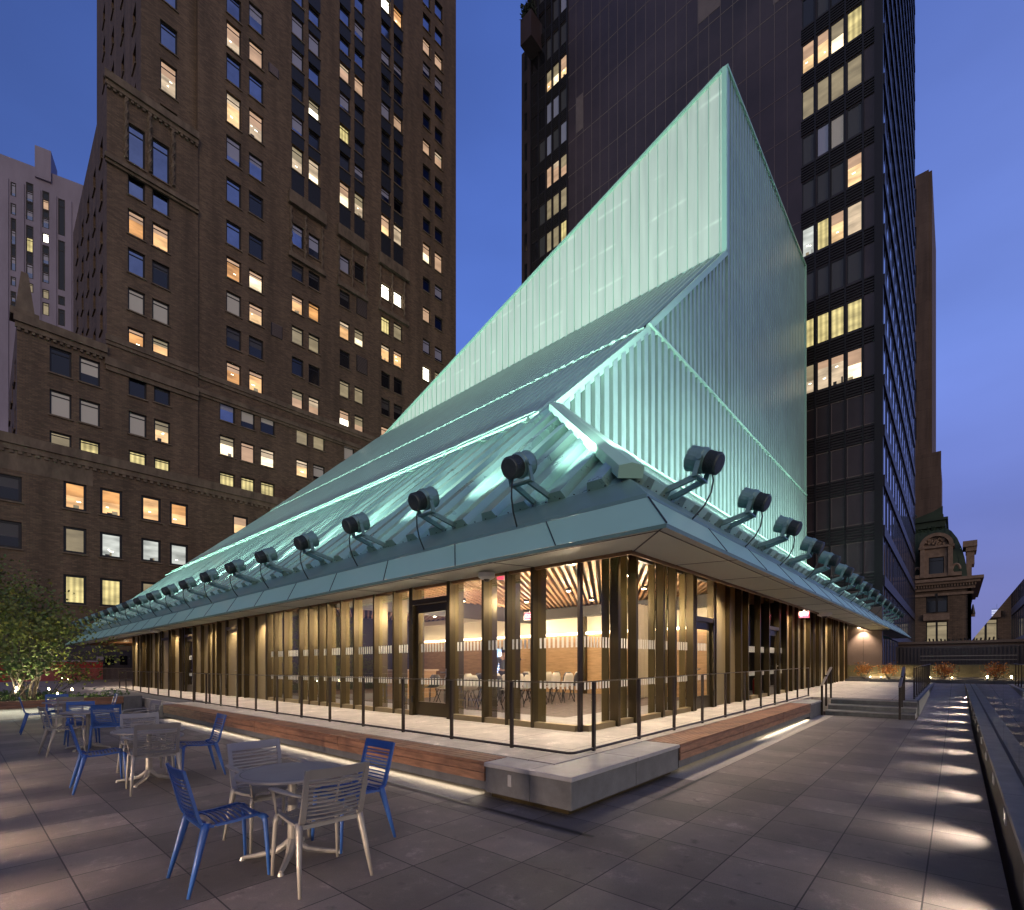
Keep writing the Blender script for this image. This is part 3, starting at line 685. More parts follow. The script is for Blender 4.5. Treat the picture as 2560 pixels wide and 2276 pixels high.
def wall_with_holes(mb, pl, u0, u1, z0, z1, cols, depth=.35):
    """wall sheet with window openings and their reveals; cols = [(ua, ub, [(za, zb), ...])] sorted, not overlapping in u"""
    cur = u0
    for ua, ub, zs in sorted(cols):
        if ua > cur: pq(mb, pl, cur, ua, z0, z1, 0)
        zc = z0
        for za, zb in sorted(zs):
            if za > zc: pq(mb, pl, ua, ub, zc, za, 0)
            mb.quad(pl.p(ua, za, 0), pl.p(ub, za, 0), pl.p(ub, za, -depth), pl.p(ua, za, -depth))
            mb.quad(pl.p(ua, zb, 0), pl.p(ub, zb, 0), pl.p(ub, zb, -depth), pl.p(ua, zb, -depth))
            mb.quad(pl.p(ua, za, 0), pl.p(ua, zb, 0), pl.p(ua, zb, -depth), pl.p(ua, za, -depth))
            mb.quad(pl.p(ub, za, 0), pl.p(ub, zb, 0), pl.p(ub, zb, -depth), pl.p(ub, za, -depth))
            zc = zb
        if z1 > zc: pq(mb, pl, ua, ub, zc, z1, 0)
        cur = ub
    if u1 > cur: pq(mb, pl, cur, u1, z0, z1, 0)
M['lit_warm_b'] = glow_mat('lit_window_soft', (1, .76, .50), .50, var=.5)
M['lit_amber_b'] = glow_mat('lit_window_deep_amber', (1, .48, .16), .55, var=.5)
M['lit_warm_c'] = glow_mat('lit_window_strong', (1, .80, .50), 1.35, var=.5)
WMATS = ['wframe', 'sky_glass', 'dark_glass', 'blind_blue', 'blind_grey', 'blind_dark', 'lit_amber', 'lit_warm', 'lit_yellow', 'lit_pink', 'lit_dim', 'lit_white', 'lit_bright', 'lit_warm_b', 'lit_amber_b', 'lit_warm_c']
WI = {n: i for i, n in enumerate(WMATS)}
WM = [M[n] for n in WMATS]
STY = {  # style: (upper part, lower part, share of the upper part)
    'S': ('sky_glass', 'sky_glass', .4), 'B': ('blind_blue', 'sky_glass', .55), 'K': ('dark_glass', 'dark_glass', .3), 'D': ('blind_dark', 'dark_glass', .45),
    'A': ('lit_pink', 'lit_amber', .28), 'W': ('lit_pink', 'lit_warm', .45), 'P': ('lit_pink', 'lit_pink', .5), 'Y': ('lit_yellow', 'lit_yellow', .5),
    'G': ('blind_grey', 'blind_grey', .6), 'H': ('blind_grey', 'dark_glass', .6), 'd': ('lit_dim', 'lit_dim', .5), 'T': ('lit_white', 'lit_white', .5),
    'X': ('lit_bright', 'lit_bright', .5), 'O': ('lit_amber', 'lit_amber', .5), 'g': ('blind_dark', 'blind_dark', .5), 'b': ('blind_blue', 'blind_blue', .5), 'Z': ('lit_pink', 'lit_bright', .6)}
wr = random.Random(77)
def window_mesh(mb, pl, ua, ub, za, zb, st, depth=.30, fw=.15, bar=True, rail=.80):
    up, lo, sh = STY[st]; h = zb-za; sh = min(.85, sh*wr.uniform(.55, 1.45)) if sh != .5 or st in 'PWGBH' else sh
    lo = wr.choice({'lit_warm': ('lit_warm', 'lit_warm_b', 'lit_warm_c'), 'lit_amber': ('lit_amber', 'lit_amber', 'lit_amber_b')}.get(lo, (lo,))); up = wr.choice({'lit_pink': ('lit_pink', 'lit_pink', 'lit_dim', 'lit_warm_b'), 'lit_amber': ('lit_amber', 'lit_amber_b')}.get(up, (up,)))
    mb.m = WI['wframe']
    pbox(mb, pl, ua, ua+fw, za, zb, -depth, -depth+.08); pbox(mb, pl, ub-fw, ub, za, zb, -depth, -depth+.08)
    pbox(mb, pl, ua+fw, ub-fw, za, za+fw, -depth, -depth+.08); pbox(mb, pl, ua+fw, ub-fw, zb-fw, zb, -depth, -depth+.08)
    if bar: zr_ = za+h*rail; pbox(mb, pl, ua+fw, ub-fw, zr_-fw*.35, zr_+fw*.35, -depth+.01, -depth+.07)
    zs = zb-h*sh
    mb.m = WI[lo]; pq(mb, pl, ua+fw*.8, ub-fw*.8, za+fw*.8, zs, -depth+.02)
    mb.m = WI[up]; pq(mb, pl, ua+fw*.8, ub-fw*.8, zs, zb-fw*.8, -depth+.022)
    if st in 'AWOYTX' and lo != up or st in 'OT':
        w_ = ub-ua-2*fw; zl = zs-za-fw
        for q in range(wr.choice((0, 1, 1, 2))):      # ceiling lamps
            u_ = ua+fw+w_*wr.uniform(.1, .6); z_ = za+fw+zl*wr.uniform(.35, .85); mb.m = WI['lit_bright']; pq(mb, pl, u_, u_+w_*wr.uniform(.12, .3), z_, z_+h*.035, -depth+.03)
        for q in range(wr.choice((0, 1, 2))):         # furniture and plants on the sill
            u_ = ua+fw+w_*wr.uniform(0, .7); mb.m = WI[wr.choice(('blind_grey', 'lit_dim', 'blind_dark'))]; pq(mb, pl, u_, min(ub-fw, u_+w_*wr.uniform(.08, .35)), za+fw, za+fw+zl*wr.uniform(.1, .35), -depth+.032)
    mb.m = 0
class Tower:
    def __init__(s, name, label, cat): s.root = empty(name, (0, 0, 0), 0, label, cat); s.w = []
    def face(s, mb, pl, u0, u1, z0, z1, wins, depth=.35, **k):
        cols = {}
        for (ua, ub, za, zb, st) in wins:
            za_, zb_ = max(za, z0+.01), min(zb, z1-.01)
            if zb_-za_ < .4: continue
            cols.setdefault((ua, ub), []).append((za_, zb_)); s.w.append((pl, ua, ub, za_, zb_, st, depth-.05, k))
        wall_with_holes(mb, pl, u0, u1, z0, z1, [(a, b, z) for (a, b), z in cols.items()], depth)
    def finish(s, limit=96):
        order = sorted(range(len(s.w)), key=lambda i: (s.w[i][5] in 'SKgbDG'))
        for i in order[:limit]:
            pl, ua, ub, za, zb, st, dp, k = s.w[i]; mb = MB(); window_mesh(mb, pl, ua, ub, za, zb, st, dp, **k); mb.build('window', WM, s.root)
        rest = order[limit:]
        if rest:
            mb = MB()
            for i in rest:
                pl, ua, ub, za, zb, st, dp, k = s.w[i]; window_mesh(mb, pl, ua, ub, za, zb, st, dp, **k)
            tag(mb.build('windows', WM, s.root), kind='stuff')
cA = lambda x, y: (x/2.018, y/2.018)
cB = lambda x, y: (500+x/2.018, y/2.018)
cC = lambda x, y: (x/2.596, 700+y/2.596)
cD = lambda x, y: (500+x/2.596, 700+y/2.596)
cE = lambda x, y: (x/2.92, 1300+y/2.92)
T1 = Tower('brick_tower', 'tall brown brick office tower with setbacks and many lit windows on the left', 'building')
ang1 = R(-1.4)
PM = Plane(20, 66, ang1); PW = Plane(20, 66, ang1, .25); PP = Plane(20, 66, ang1, .7); PL2_ = Plane(20, 66, ang1, -.8)
def cols_to_wins(pl, table, cr):
    out = []
    for (xl, xr, rows) in table:
        u0 = pl.hit(*cr(xl, 500))[0]; u1 = pl.hit(*cr(xr, 500))[0]; pxl = cr(xl, 0)[0]
        for (a, b, st) in rows:
            zt = pl.hit(*cr(xl, a))[1]; zb = pl.hit(*cr(xl, b))[1]
            out.append((u0, u1, zb, zt, st))
    return out
main = cols_to_wins(PM, [
 (133, 208, [(-55, 60, 'S'), (95, 232, 'W'), (262, 400, 'S'), (452, 612, 'W'), (675, 805, 'B'), (888, 1012, 'S'), (1105, 1226, 'S'), (1287, 1396, 'A'), (1462, 1570, 'G'), (1640, 1745, 'D'), (1818, 1925, 'A')]),
 (247, 320, [(0, 128, 'B'), (190, 300, 'P'), (358, 478, 'S'), (540, 680, 'W'), (765, 880, 'B'), (958, 1070, 'K'), (1170, 1282, 'K'), (1352, 1450, 'W'), (1520, 1618, 'W'), (1690, 1790, 'D'), (1862, 1965, 'A')]),
 (463, 523, [(-95, -5, 'S'), (62, 165, 'b'), (230, 322, 'b'), (395, 480, 'K'), (565, 655, 'B'), (722, 848, 'W'), (945, 1030, 'H'), (1118, 1230, 'B'), (1315, 1400, 'D'), (1478, 1568, 'A'), (1637, 1725, 'd'), (1795, 1885, 'K'), (1960, 2055, 'P')]),
 (548, 605, [(15, 100, 'S'), (150, 250, 'b'), (310, 400, 'S'), (487, 575, 'Z'), (645, 730, 'K'), (787, 905, 'W'), (1000, 1080, 'T'), (1172, 1285, 'B'), (1362, 1445, 'D'), (1518, 1604, 'O'), (1678, 1764, 'd'), (1835, 1930, 'K'), (1995, 2085, 'P')]),
 (705, 757, [(12, 100, 'S'), (170, 250, 'S'), (302, 390, 'P'), (455, 540, 'B'), (615, 700, 'Y'), (757, 840, 'S'), (905, 1025, 'W'), (1105, 1180, 'T'), (1278, 1362, 'b'), (1458, 1540, 'D'), (1610, 1700, 'A'), (1760, 1845, 'K'), (1912, 1995, 'd'), (2060, 2145, 'Z')]),
 (780, 828, [(-50, 38, 'S'), (95, 178, 'B'), (237, 315, 'S'), (372, 460, 'P'), (522, 600, 'S'), (692, 758, 'S'), (822, 898, 'B'), (962, 1078, 'W'), (1155, 1232, 'P'), (1318, 1405, 'K'), (1652, 1735, 'W'), (1945, 2025, 'd'), (2090, 2175, 'P')]),
 (915, 960, [(-40, 38, 'X'), (92, 172, 'S'), (237, 315, 'B'), (367, 445, 'S'), (502, 582, 'b'), (645, 720, 'S'), (787, 862, 'S'), (937, 1005, 'B'), (1072, 1172, 'W'), (1275, 1335, 'S'), (1422, 1500, 'X'), (1588, 1672, 'Y'), (1730, 1812, 'A'), (1870, 1950, 'K'), (2005, 2090, 'D'), (2145, 2230, 'P')]),
 (978, 1022, [(22, 110, 'O'), (167, 240, 'S'), (305, 375, 'B'), (432, 505, 'S'), (567, 640, 'P'), (702, 772, 'S'), (852, 920, 'S'), (992, 1060, 'S'), (1122, 1220, 'W'), (1312, 1378, 'B'), (1462, 1535, 'X'), (1622, 1702, 'd'), (1762, 1842, 'A'), (1900, 1980, 'K'), (2035, 2118, 'D')]),
 (1125, 1163, [(-70, 15, 'S'), (57, 135, 'S'), (182, 258, 'P'), (305, 376, 'B'), (437, 510, 'S'), (562, 635, 'S'), (695, 765, 'P'), (822, 895, 'S'), (957, 1030, 'S'), (1090, 1162, 'S'), (1217, 1315, 'W'), (1392, 1462, 'S'), (1542, 1615, 'P'), (1705, 1778, 'B'), (1842, 1915, 'X'), (1985, 2055, 'K')]),
 (1185, 1225, [(-10, 72, 'S'), (130, 205, 'S'), (257, 328, 'P'), (372, 448, 'B'), (507, 580, 'S'), (635, 705, 'S'), (752, 828, 'P'), (887, 955, 'S'), (1012, 1082, 'S'), (1140, 1210, 'S'), (1265, 1360, 'P'), (1432, 1502, 'B'), (1587, 1655, 'S'), (1745, 1815, 'B'), (1870, 1945, 'A')]),
], cB)
uM0 = PM.hit(495, 800)[0]; uM1 = PM.hit(1140, 800)[0]
zS1 = PM.hit(585, 977)[1]; zS2 = PM.hit(585, 1232)[1]
brick = MB()
T1.face(brick, PM, uM0, uM1, zS1, 150, [w for w in main if w[2] > zS1])
low = cols_to_wins(PM, [
 (127, 228, [(765, 905, 'B'), (1000, 1130, 'W'), (1240, 1328, 'Y')]), (265, 357, [(815, 950, 'H'), (1045, 1170, 'P'), (1272, 1360, 'Y')]), (393, 487, [(858, 985, 'H'), (1085, 1200, 'W'), (1303, 1390, 'Y')]),
 (625, 705, [(945, 1055, 'd'), (1158, 1268, 'W'), (1360, 1440, 'Y')]), (735, 812, [(985, 1090, 'd'), (1192, 1290, 'H'), (1392, 1470, 'd')]),
 (935, 1003, [(1058, 1165, 'G'), (1255, 1355, 'd')]), (1030, 1098, [(1090, 1190, 'K'), (1285, 1385, 'W')]),
 (1195, 1255, [(1130, 1230, 'W')]), (1275, 1335, [(1160, 1260, 'G')]), (1460, 1510, [(1190, 1280, 'W')])], cD)
T1.face(brick, PM, uM0, uM1, zS2, zS1, low)
# left bays
u267 = PW.hit(267, 600)[0]; u495 = PW.hit(495, 600)[0]; u352 = PL2_.hit(352, 200)[0]
zL1 = PW.hit(267, 195)[1]; zW = PW.hit(40, 800)[1]; u40 = PW.hit(42, 900)[0]
bay = cols_to_wins(PW, [(645, 732, [(612, 812, 'S'), (850, 978, 'S'), (1048, 1175, 'A'), (1245, 1370, 'S'), (1445, 1560, 'G'), (1645, 1752, 'A')]),
                        (768, 855, [(690, 885, 'S'), (925, 1052, 'S'), (1115, 1238, 'A'), (1308, 1428, 'D'), (1500, 1610, 'G'), (1692, 1795, 'A')])], cA)
zW2 = PW.hit(267, 880)[1]
T1.face(brick, PW, u267, u495, zW2, zL1, bay)
bay2 = cols_to_wins(PW, [(835, 952, [(590, 745, 'K'), (848, 995, 'G'), (1100, 1200, 'Y')]), (1000, 1105, [(648, 790, 'D'), (898, 1040, 'W'), (1148, 1232, 'Y')])], cC)
T1.face(brick, PW, u267, u495, zS2, zW2, bay2)
up = cols_to_wins(PL2_, [(808, 895, [(-130, -10, 'S'), (92, 222, 'S'), (288, 450, 'W'), (520, 585, 'S')])], cA)
T1.face(brick, PL2_, u352, PL2_.hit(495, 200)[0], zL1-4, 150, up)
wing = cols_to_wins(PW, [(322, 465, [(425, 595, 'K'), (705, 870, 'G'), (975, 1080, 'd')]), (515, 650, [(490, 655, 'H'), (765, 920, 'G'), (1025, 1120, 'Y')])], cC)
T1.face(brick, PW, u40, u267, zS2, zW, wing)
pod = cols_to_wins(PP, [(-160, 142, [(1222, 1395, 'D'), (1530, 1712, 'D')]), (412, 562, [(1298, 1480, 'O'), (1595, 1765, 'd')]), (650, 795, [(1345, 1520, 'O'), (1632, 1795, 'T')]),
                        (917, 1045, [(1395, 1555, 'O'), (1672, 1822, 'T')]), (1103, 1222, [(1437, 1585, 'O'), (1705, 1850, 'T')]), (1510, 1612, [(1522, 1648, 'W'), (1770, 1890, 'd')]), (1655, 1755, [(1550, 1670, 'd')])], cC)
podl = cols_to_wins(PP, [(470, 640, [(395, 612, 'Y')]), (738, 903, [(422, 630, 'Y')]), (1036, 1190, [(448, 650, 'd')])], cE)
conv = {}
for w in podl:   # share the column of the row above
    c = min(pod, key=lambda q: abs(q[0]-w[0])); pod.append((c[0], c[1], w[2], w[3], w[4]))
T1.face(brick, PP, PP.hit(-260, 1400)[0], PP.hit(1175, 1400)[0], -60, zS2, pod, depth=.3, bar=False, fw=.22)
# left side faces, tops and depth of the masses
def side(pl, u, z0, z1, depth, nwin=0, zf=4.0):
    q = pl.p(u, 0); sp = Plane(q[0], q[1], math.atan2(-pl.n[1], -pl.n[0]))
    wins = []
    if nwin:
        for k in range(nwin):
            a = 2.5+k*(depth-3)/nwin
            z = z0+2
            while z < z1-4: wins.append((a, a+1.7, z, z+2.4, 'K')); z += zf
    T1.face(brick, sp, 0, depth, z0, z1, wins)
    return sp
side(PW, u267, zW-3, zL1, 27, 5, 4.6); side(PL2_, u352, zL1-4, 150, 30, 4, 4.6); side(PW, u40, zS2, zW, 20, 3, 4.6); side(PM, uM0, zS1, 150, 3)
pbox(brick, PM, uM0+.5, uM1, -60, 149, -40, -.6); pbox(brick, PW, u267+.5, u495, -60, zL1-.1, -27, -.7); pbox(brick, PW, u40+.5, u267+1, -60, zW-.1, -20, -.7); pbox(brick, PL2_, u352+.5, u495+2, 0, 149, -30, -.7)
ur = PM.hit(1163, 800)[0]; pbox(brick, PM, uM1, ur+.6, -60, PM.hit(1150, 745)[1], -30, -8)
brick.build('wall', M['brick'], T1.root)
st = MB()
def cornice(pl, u0, u1, z, h, o, step=0):
    pbox(st, pl, u0-o*.5, u1, z-h, z, 0.004, o); pbox(st, pl, u0-o*.3, u1, z-h*1.6, z-h, 0.004, o*.55)
    if step:
        u = u0
        while u < u1: pbox(st, pl, u, u+step*.5, z-h*1.9, z-h*1.6, .004, o*.45); u += step
cornice(PW, u267, u495, zL1+.5, .8, .5, .5); cornice(PW, u40, u267, zW+.6, .8, .45, .5)
cornice(PM, uM0, uM1, zS1+.8, .6, .25); cornice(PM, uM0, uM1, zS1-1.6+.3, .5, .3); cornice(PW, u267, u495, zS1+.8, .6, .25); cornice(PW, u267, u495, zW2-.6, .8, .35)
cornice(PP, PP.hit(-260, 1400)[0], PP.hit(1175, 1400)[0], zS2+.35, .9, .35, .6); pbox(st, PP, PP.hit(-260, 1300)[0], PP.hit(232, 1300)[0], PP.hit(100, 1190)[1], zS2-.9, .006, .03)
cornice(PW, u267, u495, PW.hit(320, 420)[1], .45, .5); 
for (cx_, yy) in ((463, 1052), (605, 1105)): pass
zb = PM.hit(740, 515)[1]   # stone belt under the tall strips
for a, b in ((720, 812), (842, 918), (945, 1020)):
    ua, ub = PM.hit(a, 600)[0], PM.hit(b, 600)[0]
    pbox(st, PM, ua, ub, zb-.3, zb+1.3, .004, .55); pbox(st, PM, ua, ub, zb-7.3, zb-6.7, .004, .4)
for xl in (727, 763, 805, 846, 880, 914, 950, 980, 1010):   # twisted colonnettes of the loggia floor
    u = PM.hit(xl, 600)[0]; q = PM.p(u, 0, .12)
    pts = [(q[0]+.07*math.cos(k*1.6), q[1]+.07*math.sin(k*1.6), zb-6.6+k*.3) for k in range(21)]
    st.tube(pts, .17, 6)
for xl in (315, 374, 432):
    u = PW.hit(xl, 400)[0]; q = PW.p(u, 0, .12); z0_ = PW.hit(320, 400)[1]
    pts = [(q[0]+.07*math.cos(k*1.6), q[1]+.07*math.sin(k*1.6), z0_+k*.32) for k in range(24)]
    st.tube(pts, .19, 6)
zt = zW+.8
q = PW.p(PW.hit(62, 780)[0], zt, -.6)
st.faces([(q[0]-.7, q[1]-.7, zt), (q[0]+.7, q[1]-.7, zt), (q[0]+.7, q[1]+.7, zt), (q[0]-.7, q[1]+.7, zt), (q[0]-.25, q[1]-.25, zt+4.2), (q[0]+.25, q[1]-.25, zt+4.2), (q[0]+.25, q[1]+.25, zt+4.2), (q[0]-.25, q[1]+.25, zt+4.2)],
         [(0, 1, 5, 4), (1, 2, 6, 5), (2, 3, 7, 6), (3, 0, 4, 7), (4, 5, 6, 7)])
pbox(st, PW, PW.hit(62, 780)[0]-1.0, PW.hit(62, 780)[0]+1.0, zt-.3, zt+.35, -1.6, .1)
st.build('stone_trim', M['stone'], T1.root)
sl_ = MB()   # sills
for (pl, ua, ub, za, zb_, stl, dp, k) in T1.w: pbox(sl_, pl, ua-.12, ub+.12, za-.14, za-.004, .004, .14)
sl_.build('window_sills', M['stone'], T1.root)
tag(T1.root.children[-1], kind='stuff')
sp_ = MB()   # black iron spandrels in the tall strips, between brick piers
for a, b in ((463, 523), (548, 605), (705, 757), (780, 828), (915, 960), (978, 1022)):
    ua, ub = PM.hit(*cB(a, 500))[0], PM.hit(*cB(b, 500))[0]
    zs = sorted([(w[2], w[3]) for w in main if abs(w[0]-ua) < .01 and w[2] > zb+1])
    cur = zb+1.3
    for (z0_, z1_) in zs:
        if z0_ > cur+.2: pbox(sp_, PM, ua-.05, ub+.05, cur, z0_-.16, .004, .05)
        cur = z1_
    pbox(sp_, PM, ua-.05, ub+.05, cur, 149, .004, .05)
sp_.build('spandrel_panels', M['iron'], T1.root)
for cr, x0, x1, y0, y1 in ((cB, 345, 397, 315, 360), (cB, 358, 415, 1625, 1690), (cD, 1015, 1083, 112, 218), (cD, 1015, 1085, 485, 590)):
    ua, zt_ = PM.hit(*cr(x0, y0)); ub = PM.hit(*cr(x1, y0))[0]; zb_ = PM.hit(*cr(x0, y1))[1]
    gr = MB(); gr.m = 0; pbox(gr, PM, ua, ub, zb_, zt_, .004, .06)
    gr.m = 1; n = 12
    for k in range(n): z = zb_+(zt_-zb_)*(k+.3)/n; pbox(gr, PM, ua+.1, ub-.1, z, z+.07, .06, .12)
    gr.build('louvre_grille', [M['black'], M['tower_joint']], T1.root)

T1.finish(92)

# ---- dark slab tower on the right
T2 = Tower('dark_tower', 'dark bronze slab tower with blank panelled wall and lit window columns behind the pavilion', 'building')
XD = 57.5; PD = Plane(XD, 0, R(90)); PS = Plane(XD, 5.17, 0)
yR = PD.hit(2205, 800)[0]; yL = PD.hit(1303, 800)[0]
yu = lambda px: PD.hit(px, 800)[0]
zf0 = PD.hit(2041, 163.5)[1]; FL = 4.66
wins = []
rowsR = {0: 'WWWY', 1: 'dddd', 2: 'gbGg', 3: 'gggW', 4: 'TYWW', 5: 'gggg', 6: 'YYYY', 7: 'WWWW', -1: 'KgKK', -2: 'WgKK', -3: 'KKgK'}
colsR = [(2005, 2036), (2042, 2073), (2076, 2111), (2117, 2156)]
for k in range(-8, 8):
    zbk = zf0-k*FL; row = rowsR.get(k, 'gKgK')
    for (a, b), st_ in zip(colsR, row): wins.append((yu(b), yu(a), zbk, zbk+2.9, st_))
rowsL = {0: 'KWWW', 1: 'Kbbg', 2: 'gbgb', 3: 'KPPP', 4: 'gddd', 5: 'gddY', -1: 'Kggg', -2: 'KKgb'}
colsL = [(1329, 1346), (1347, 1364), (1366, 1380), (1382, 1398), (1401, 1418)]
for k in range(-8, 24):
    zbk = zf0+ (5-k)*FL; kk = k
    row = rowsL.get(kk, 'gKgg')
    for j, (a, b) in enumerate(colsL):
        st_ = 'K' if j == 0 else row[min(j-1, 3)]
        wins.append((yu(b), yu(a), zbk, zbk+2.9, st_))
tw = MB()
y2003 = yu(2003)
T2.face(tw, PD, yR, yL-1.2, -60, 130, wins, depth=.15, bar=False, fw=.09)
PD2 = Plane(XD+1.5, 0, R(90))
w2 = [(PD2.hit(1327, 800)[0], PD2.hit(1311, 800)[0], zf0+j*FL-.6, zf0+j*FL+2.2, 'K') for j in range(-12, 14)]
T2.face(tw, PD2, PD2.hit(1328, 800)[0], PD2.hit(1304, 800)[0], -60, PD2.hit(1303, 138)[1], w2, depth=.15, bar=False, fw=.09)
tw.m = 0
tw.box(XD+.3, XD+46, yR+.4, yL-1.2, -60, 129.9); tw.box(XD+1.9, XD+40, yL-1.2, PD2.hit(1304, 800)[0], -60, PD2.hit(1303, 138)[1]-.1)
PB_ = Plane(XD-2.4, 0, R(90)); tw.box(XD-2.4, XD+1.4, PB_.hit(1328, 60)[0], PB_.hit(1301, 60)[0], PB_.hit(1320, 95)[1], PB_.hit(1320, 30)[1])
tw.build('wall', M['tower_dark'], T2.root)
for (a, b) in ((2003, 2200), (1328, 1420)):      # louvred spandrels
    lv = MB()
    for k in range(-8, 21):
        zbk = zf0-k*FL
        if (b < 1500 and zbk < 25) : continue
        for i in range(6):
            z = zbk-1.62+i*.27; pbox(lv, PD, yu(b), yu(a), z, z+.12, .006, .12)
    lv.build('louvre_band', M['tower_louver'], T2.root)
jt = MB()
lines = [yu(1458.9+i*23.4*(1+i*.0105)) for i in range(24)]
for k in range(-8, 14): pbox(jt, PD, yu(2003), yu(1420), zf0-k*FL-.86, zf0-k*FL-.80, .004, .02)
for px in (1440, 1458, 1479, 1500, 1522, 1544, 1566, 1589.5, 1614.3, 1639, 1664, 1690, 1716, 1745, 1772, 1801, 1832, 1866, 1900, 1936, 1968): pbox(jt, PD, yu(px)-.02, yu(px)+.02, -20, 129, .004, .02)
for k in range(8, 21):
    for dz in (0, 2.92): pbox(jt, PD, yu(2200), yu(2010), zf0-k*FL+dz-.03, zf0-k*FL+dz+.05, .004, .05)
    for px in (2042, 2079, 2119, 2160): pbox(jt, PD, yu(px)-.02, yu(px)+.02, zf0-k*FL, zf0-k*FL+2.9, .004, .03)
jt.build('panel_joint', M['tower_joint'], T2.root)
for (a, b, c, d) in ((1440, 1458, 335, 248), (1746, 1800, 62, -60), (1933, 1966, 14, -40)):
    pn = MB(); pbox(pn, PD, yu(b), yu(a), PD.hit(a, c)[1], PD.hit(a, d)[1], .004, .03)
    pn.build('pale_panel', bpy.data.materials.get('pale_dusty_panel') or mat('pale_dusty_panel', (.15, .11, .10), .5, noise=.2, nscale=.8), T2.root)
pr = MB()
for px in (2038.5, 2074.5, 2113.5, 2158): pbox(pr, PD, yu(px)-.06, yu(px)+.06, -60, 130, .01, .16)
pbox(pr, PD, yR-.1, yR+.55, -60, 130, .004, .3)
for px in (1328, 1347, 1365, 1381, 1399.5, 1419): pbox(pr, PD, yu(px)-.10, yu(px)+.10, 20, 130, .01, .16)
pr.build('mullion', M['tower_bronze'], T2.root)
# receding glass side
sw = []; sm = MB()
for i in range(15):
    a = .9+i*3.05
    for k in range(-24, 14): sw.append((a, a+1.15, zf0+k*FL-.4, zf0+k*FL+3.2, 'S'))
sgm = mat('side_glass_sky', (.42, .45, .57), .05, metal=1.0)
for ua_ in sorted({w[0] for w in sw}):
    smw = MB()
    for w in sw:
        if w[0] == ua_: pq(smw, PS, w[0], w[1], w[2], w[3], .05)
    smw.build('side_glazing', sgm, T2.root)
for k in range(-24, 14): pbox(sm, PS, 0, 46, zf0+k*FL-1.4, zf0+k*FL-.4, .004, .22)
for i in range(16): pbox(sm, PS, .3+i*3.05, .75+i*3.05, -60, 130, .004, .08); pbox(sm, PS, 2.1+i*3.05, 2.7+i*3.05, -60, 130, .004, .06)
pq(sm, PS, 0, 46, -60, 130, 0)
sm.build('side_frame', M['tower_bronze'], T2.root)
pl_ = MB()
rnd = random.Random(3)
for i in range(260):
    x = XD-2.3+rnd.uniform(0, 1.0); y = PB_.hit(rnd.uniform(1302, 1326), 60)[0]; z = PB_.hit(1320, 30)[1]+rnd.uniform(0, 1.8)
    a = Vector((rnd.uniform(-1, 1), rnd.uniform(-1, 1), rnd.uniform(-1, 1)))*.35; b_ = Vector((rnd.uniform(-1, 1), rnd.uniform(-1, 1), rnd.uniform(-1, 1)))*.35
    p = Vector((x, y, z)); pl_.quad(p, p+a, p+a+b_, p+b_)
pl_.build('balcony_plants', mat('dark_leaf', (.02, .03, .02), .8), T2.root)
T2.finish(90)

# ---- far white building on the left
T3 = Tower('white_tower', 'pale lilac art deco tower with vertical window strips, far left behind the brick tower', 'building')
a3 = math.atan2(-s_*(3376-1280)/1247+c_, c_*(3376-1280)/1247+s_)
P3 = Plane(6, 130, a3)
h3 = lambda x, y: P3.hit(x/3.027, 350+y/3.027)
w3 = []
for (xl, xr, segs) in [(80, 122, [(315, 420, 'B'), (475, 560, 'B'), (585, 985, '*'), (1030, 1100, 'B'), (1140, 1300, '*')]), (197, 253, [(315, 600, '*'), (640, 1040, '*'), (1075, 1145, 'd')]),
                       (320, 373, [(380, 660, '*'), (700, 770, 'X'), (790, 1075, '*'), (1125, 1195, 'd'), (1225, 1320, 'd')]), (440, 492, [(440, 715, 'K'), (755, 1130, 'K'), (1175, 1245, 'K'), (1275, 1400, 'K')])]:
    ua, ub = h3(xl, 500)[0], h3(xr, 500)[0]
    for (a, b, s_t) in segs:
        zt_, zb_ = h3(xl, a)[1], h3(xl, b)[1]
        if s_t != '*': w3.append((ua, ub, zb_, zt_, s_t)); continue
        n = max(2, round((zt_-zb_)/6.5)); hh = (zt_-zb_)/n
        for k in range(n):
            s1 = 'Y' if (xl == 197 and a == 640 and k == n-1) else ('P' if rnd.random() < .12 else 'B')
            w3.append((ua, ub, zb_+k*hh, zb_+k*hh+hh*.55, s1)); 
            if k < n: w3.append((ua, ub, zb_+k*hh+hh*.55+.02, zb_+(k+1)*hh-.02, 'K'))
u0 = h3(-40, 500)[0]; u1 = h3(640, 500)[0]; zt3 = h3(10, 108)[1]
mb = MB(); T3.face(mb, P3, u0, u1, -60, zt3, w3, depth=.2)
pbox(mb, P3, u0+.5, u1-.5, -60, zt3-.2, -30, -.9)
ua, zq = h3(268, 52); ub = h3(390, 52)[0]; pbox(mb, P3, ua, ub, zt3-2, zq, -4, .4)
for xc in (40, 160, 285, 405, 520): uq = h3(xc, 500)[0]; pbox(mb, P3, uq-.45, uq+.45, -60, zt3-4, .004, .15)
pq(mb, Plane(*P3.p(u0, 0)[:2], math.atan2(-P3.n[1], -P3.n[0])), 0, 30, -60, zt3, 0)
mb.build('wall', mat('lilac_limestone', (.33, .30, .39), .8, noise=.18, nscale=.25, stretch=(1, 1, .3)), T3.root)
T3.finish(90)

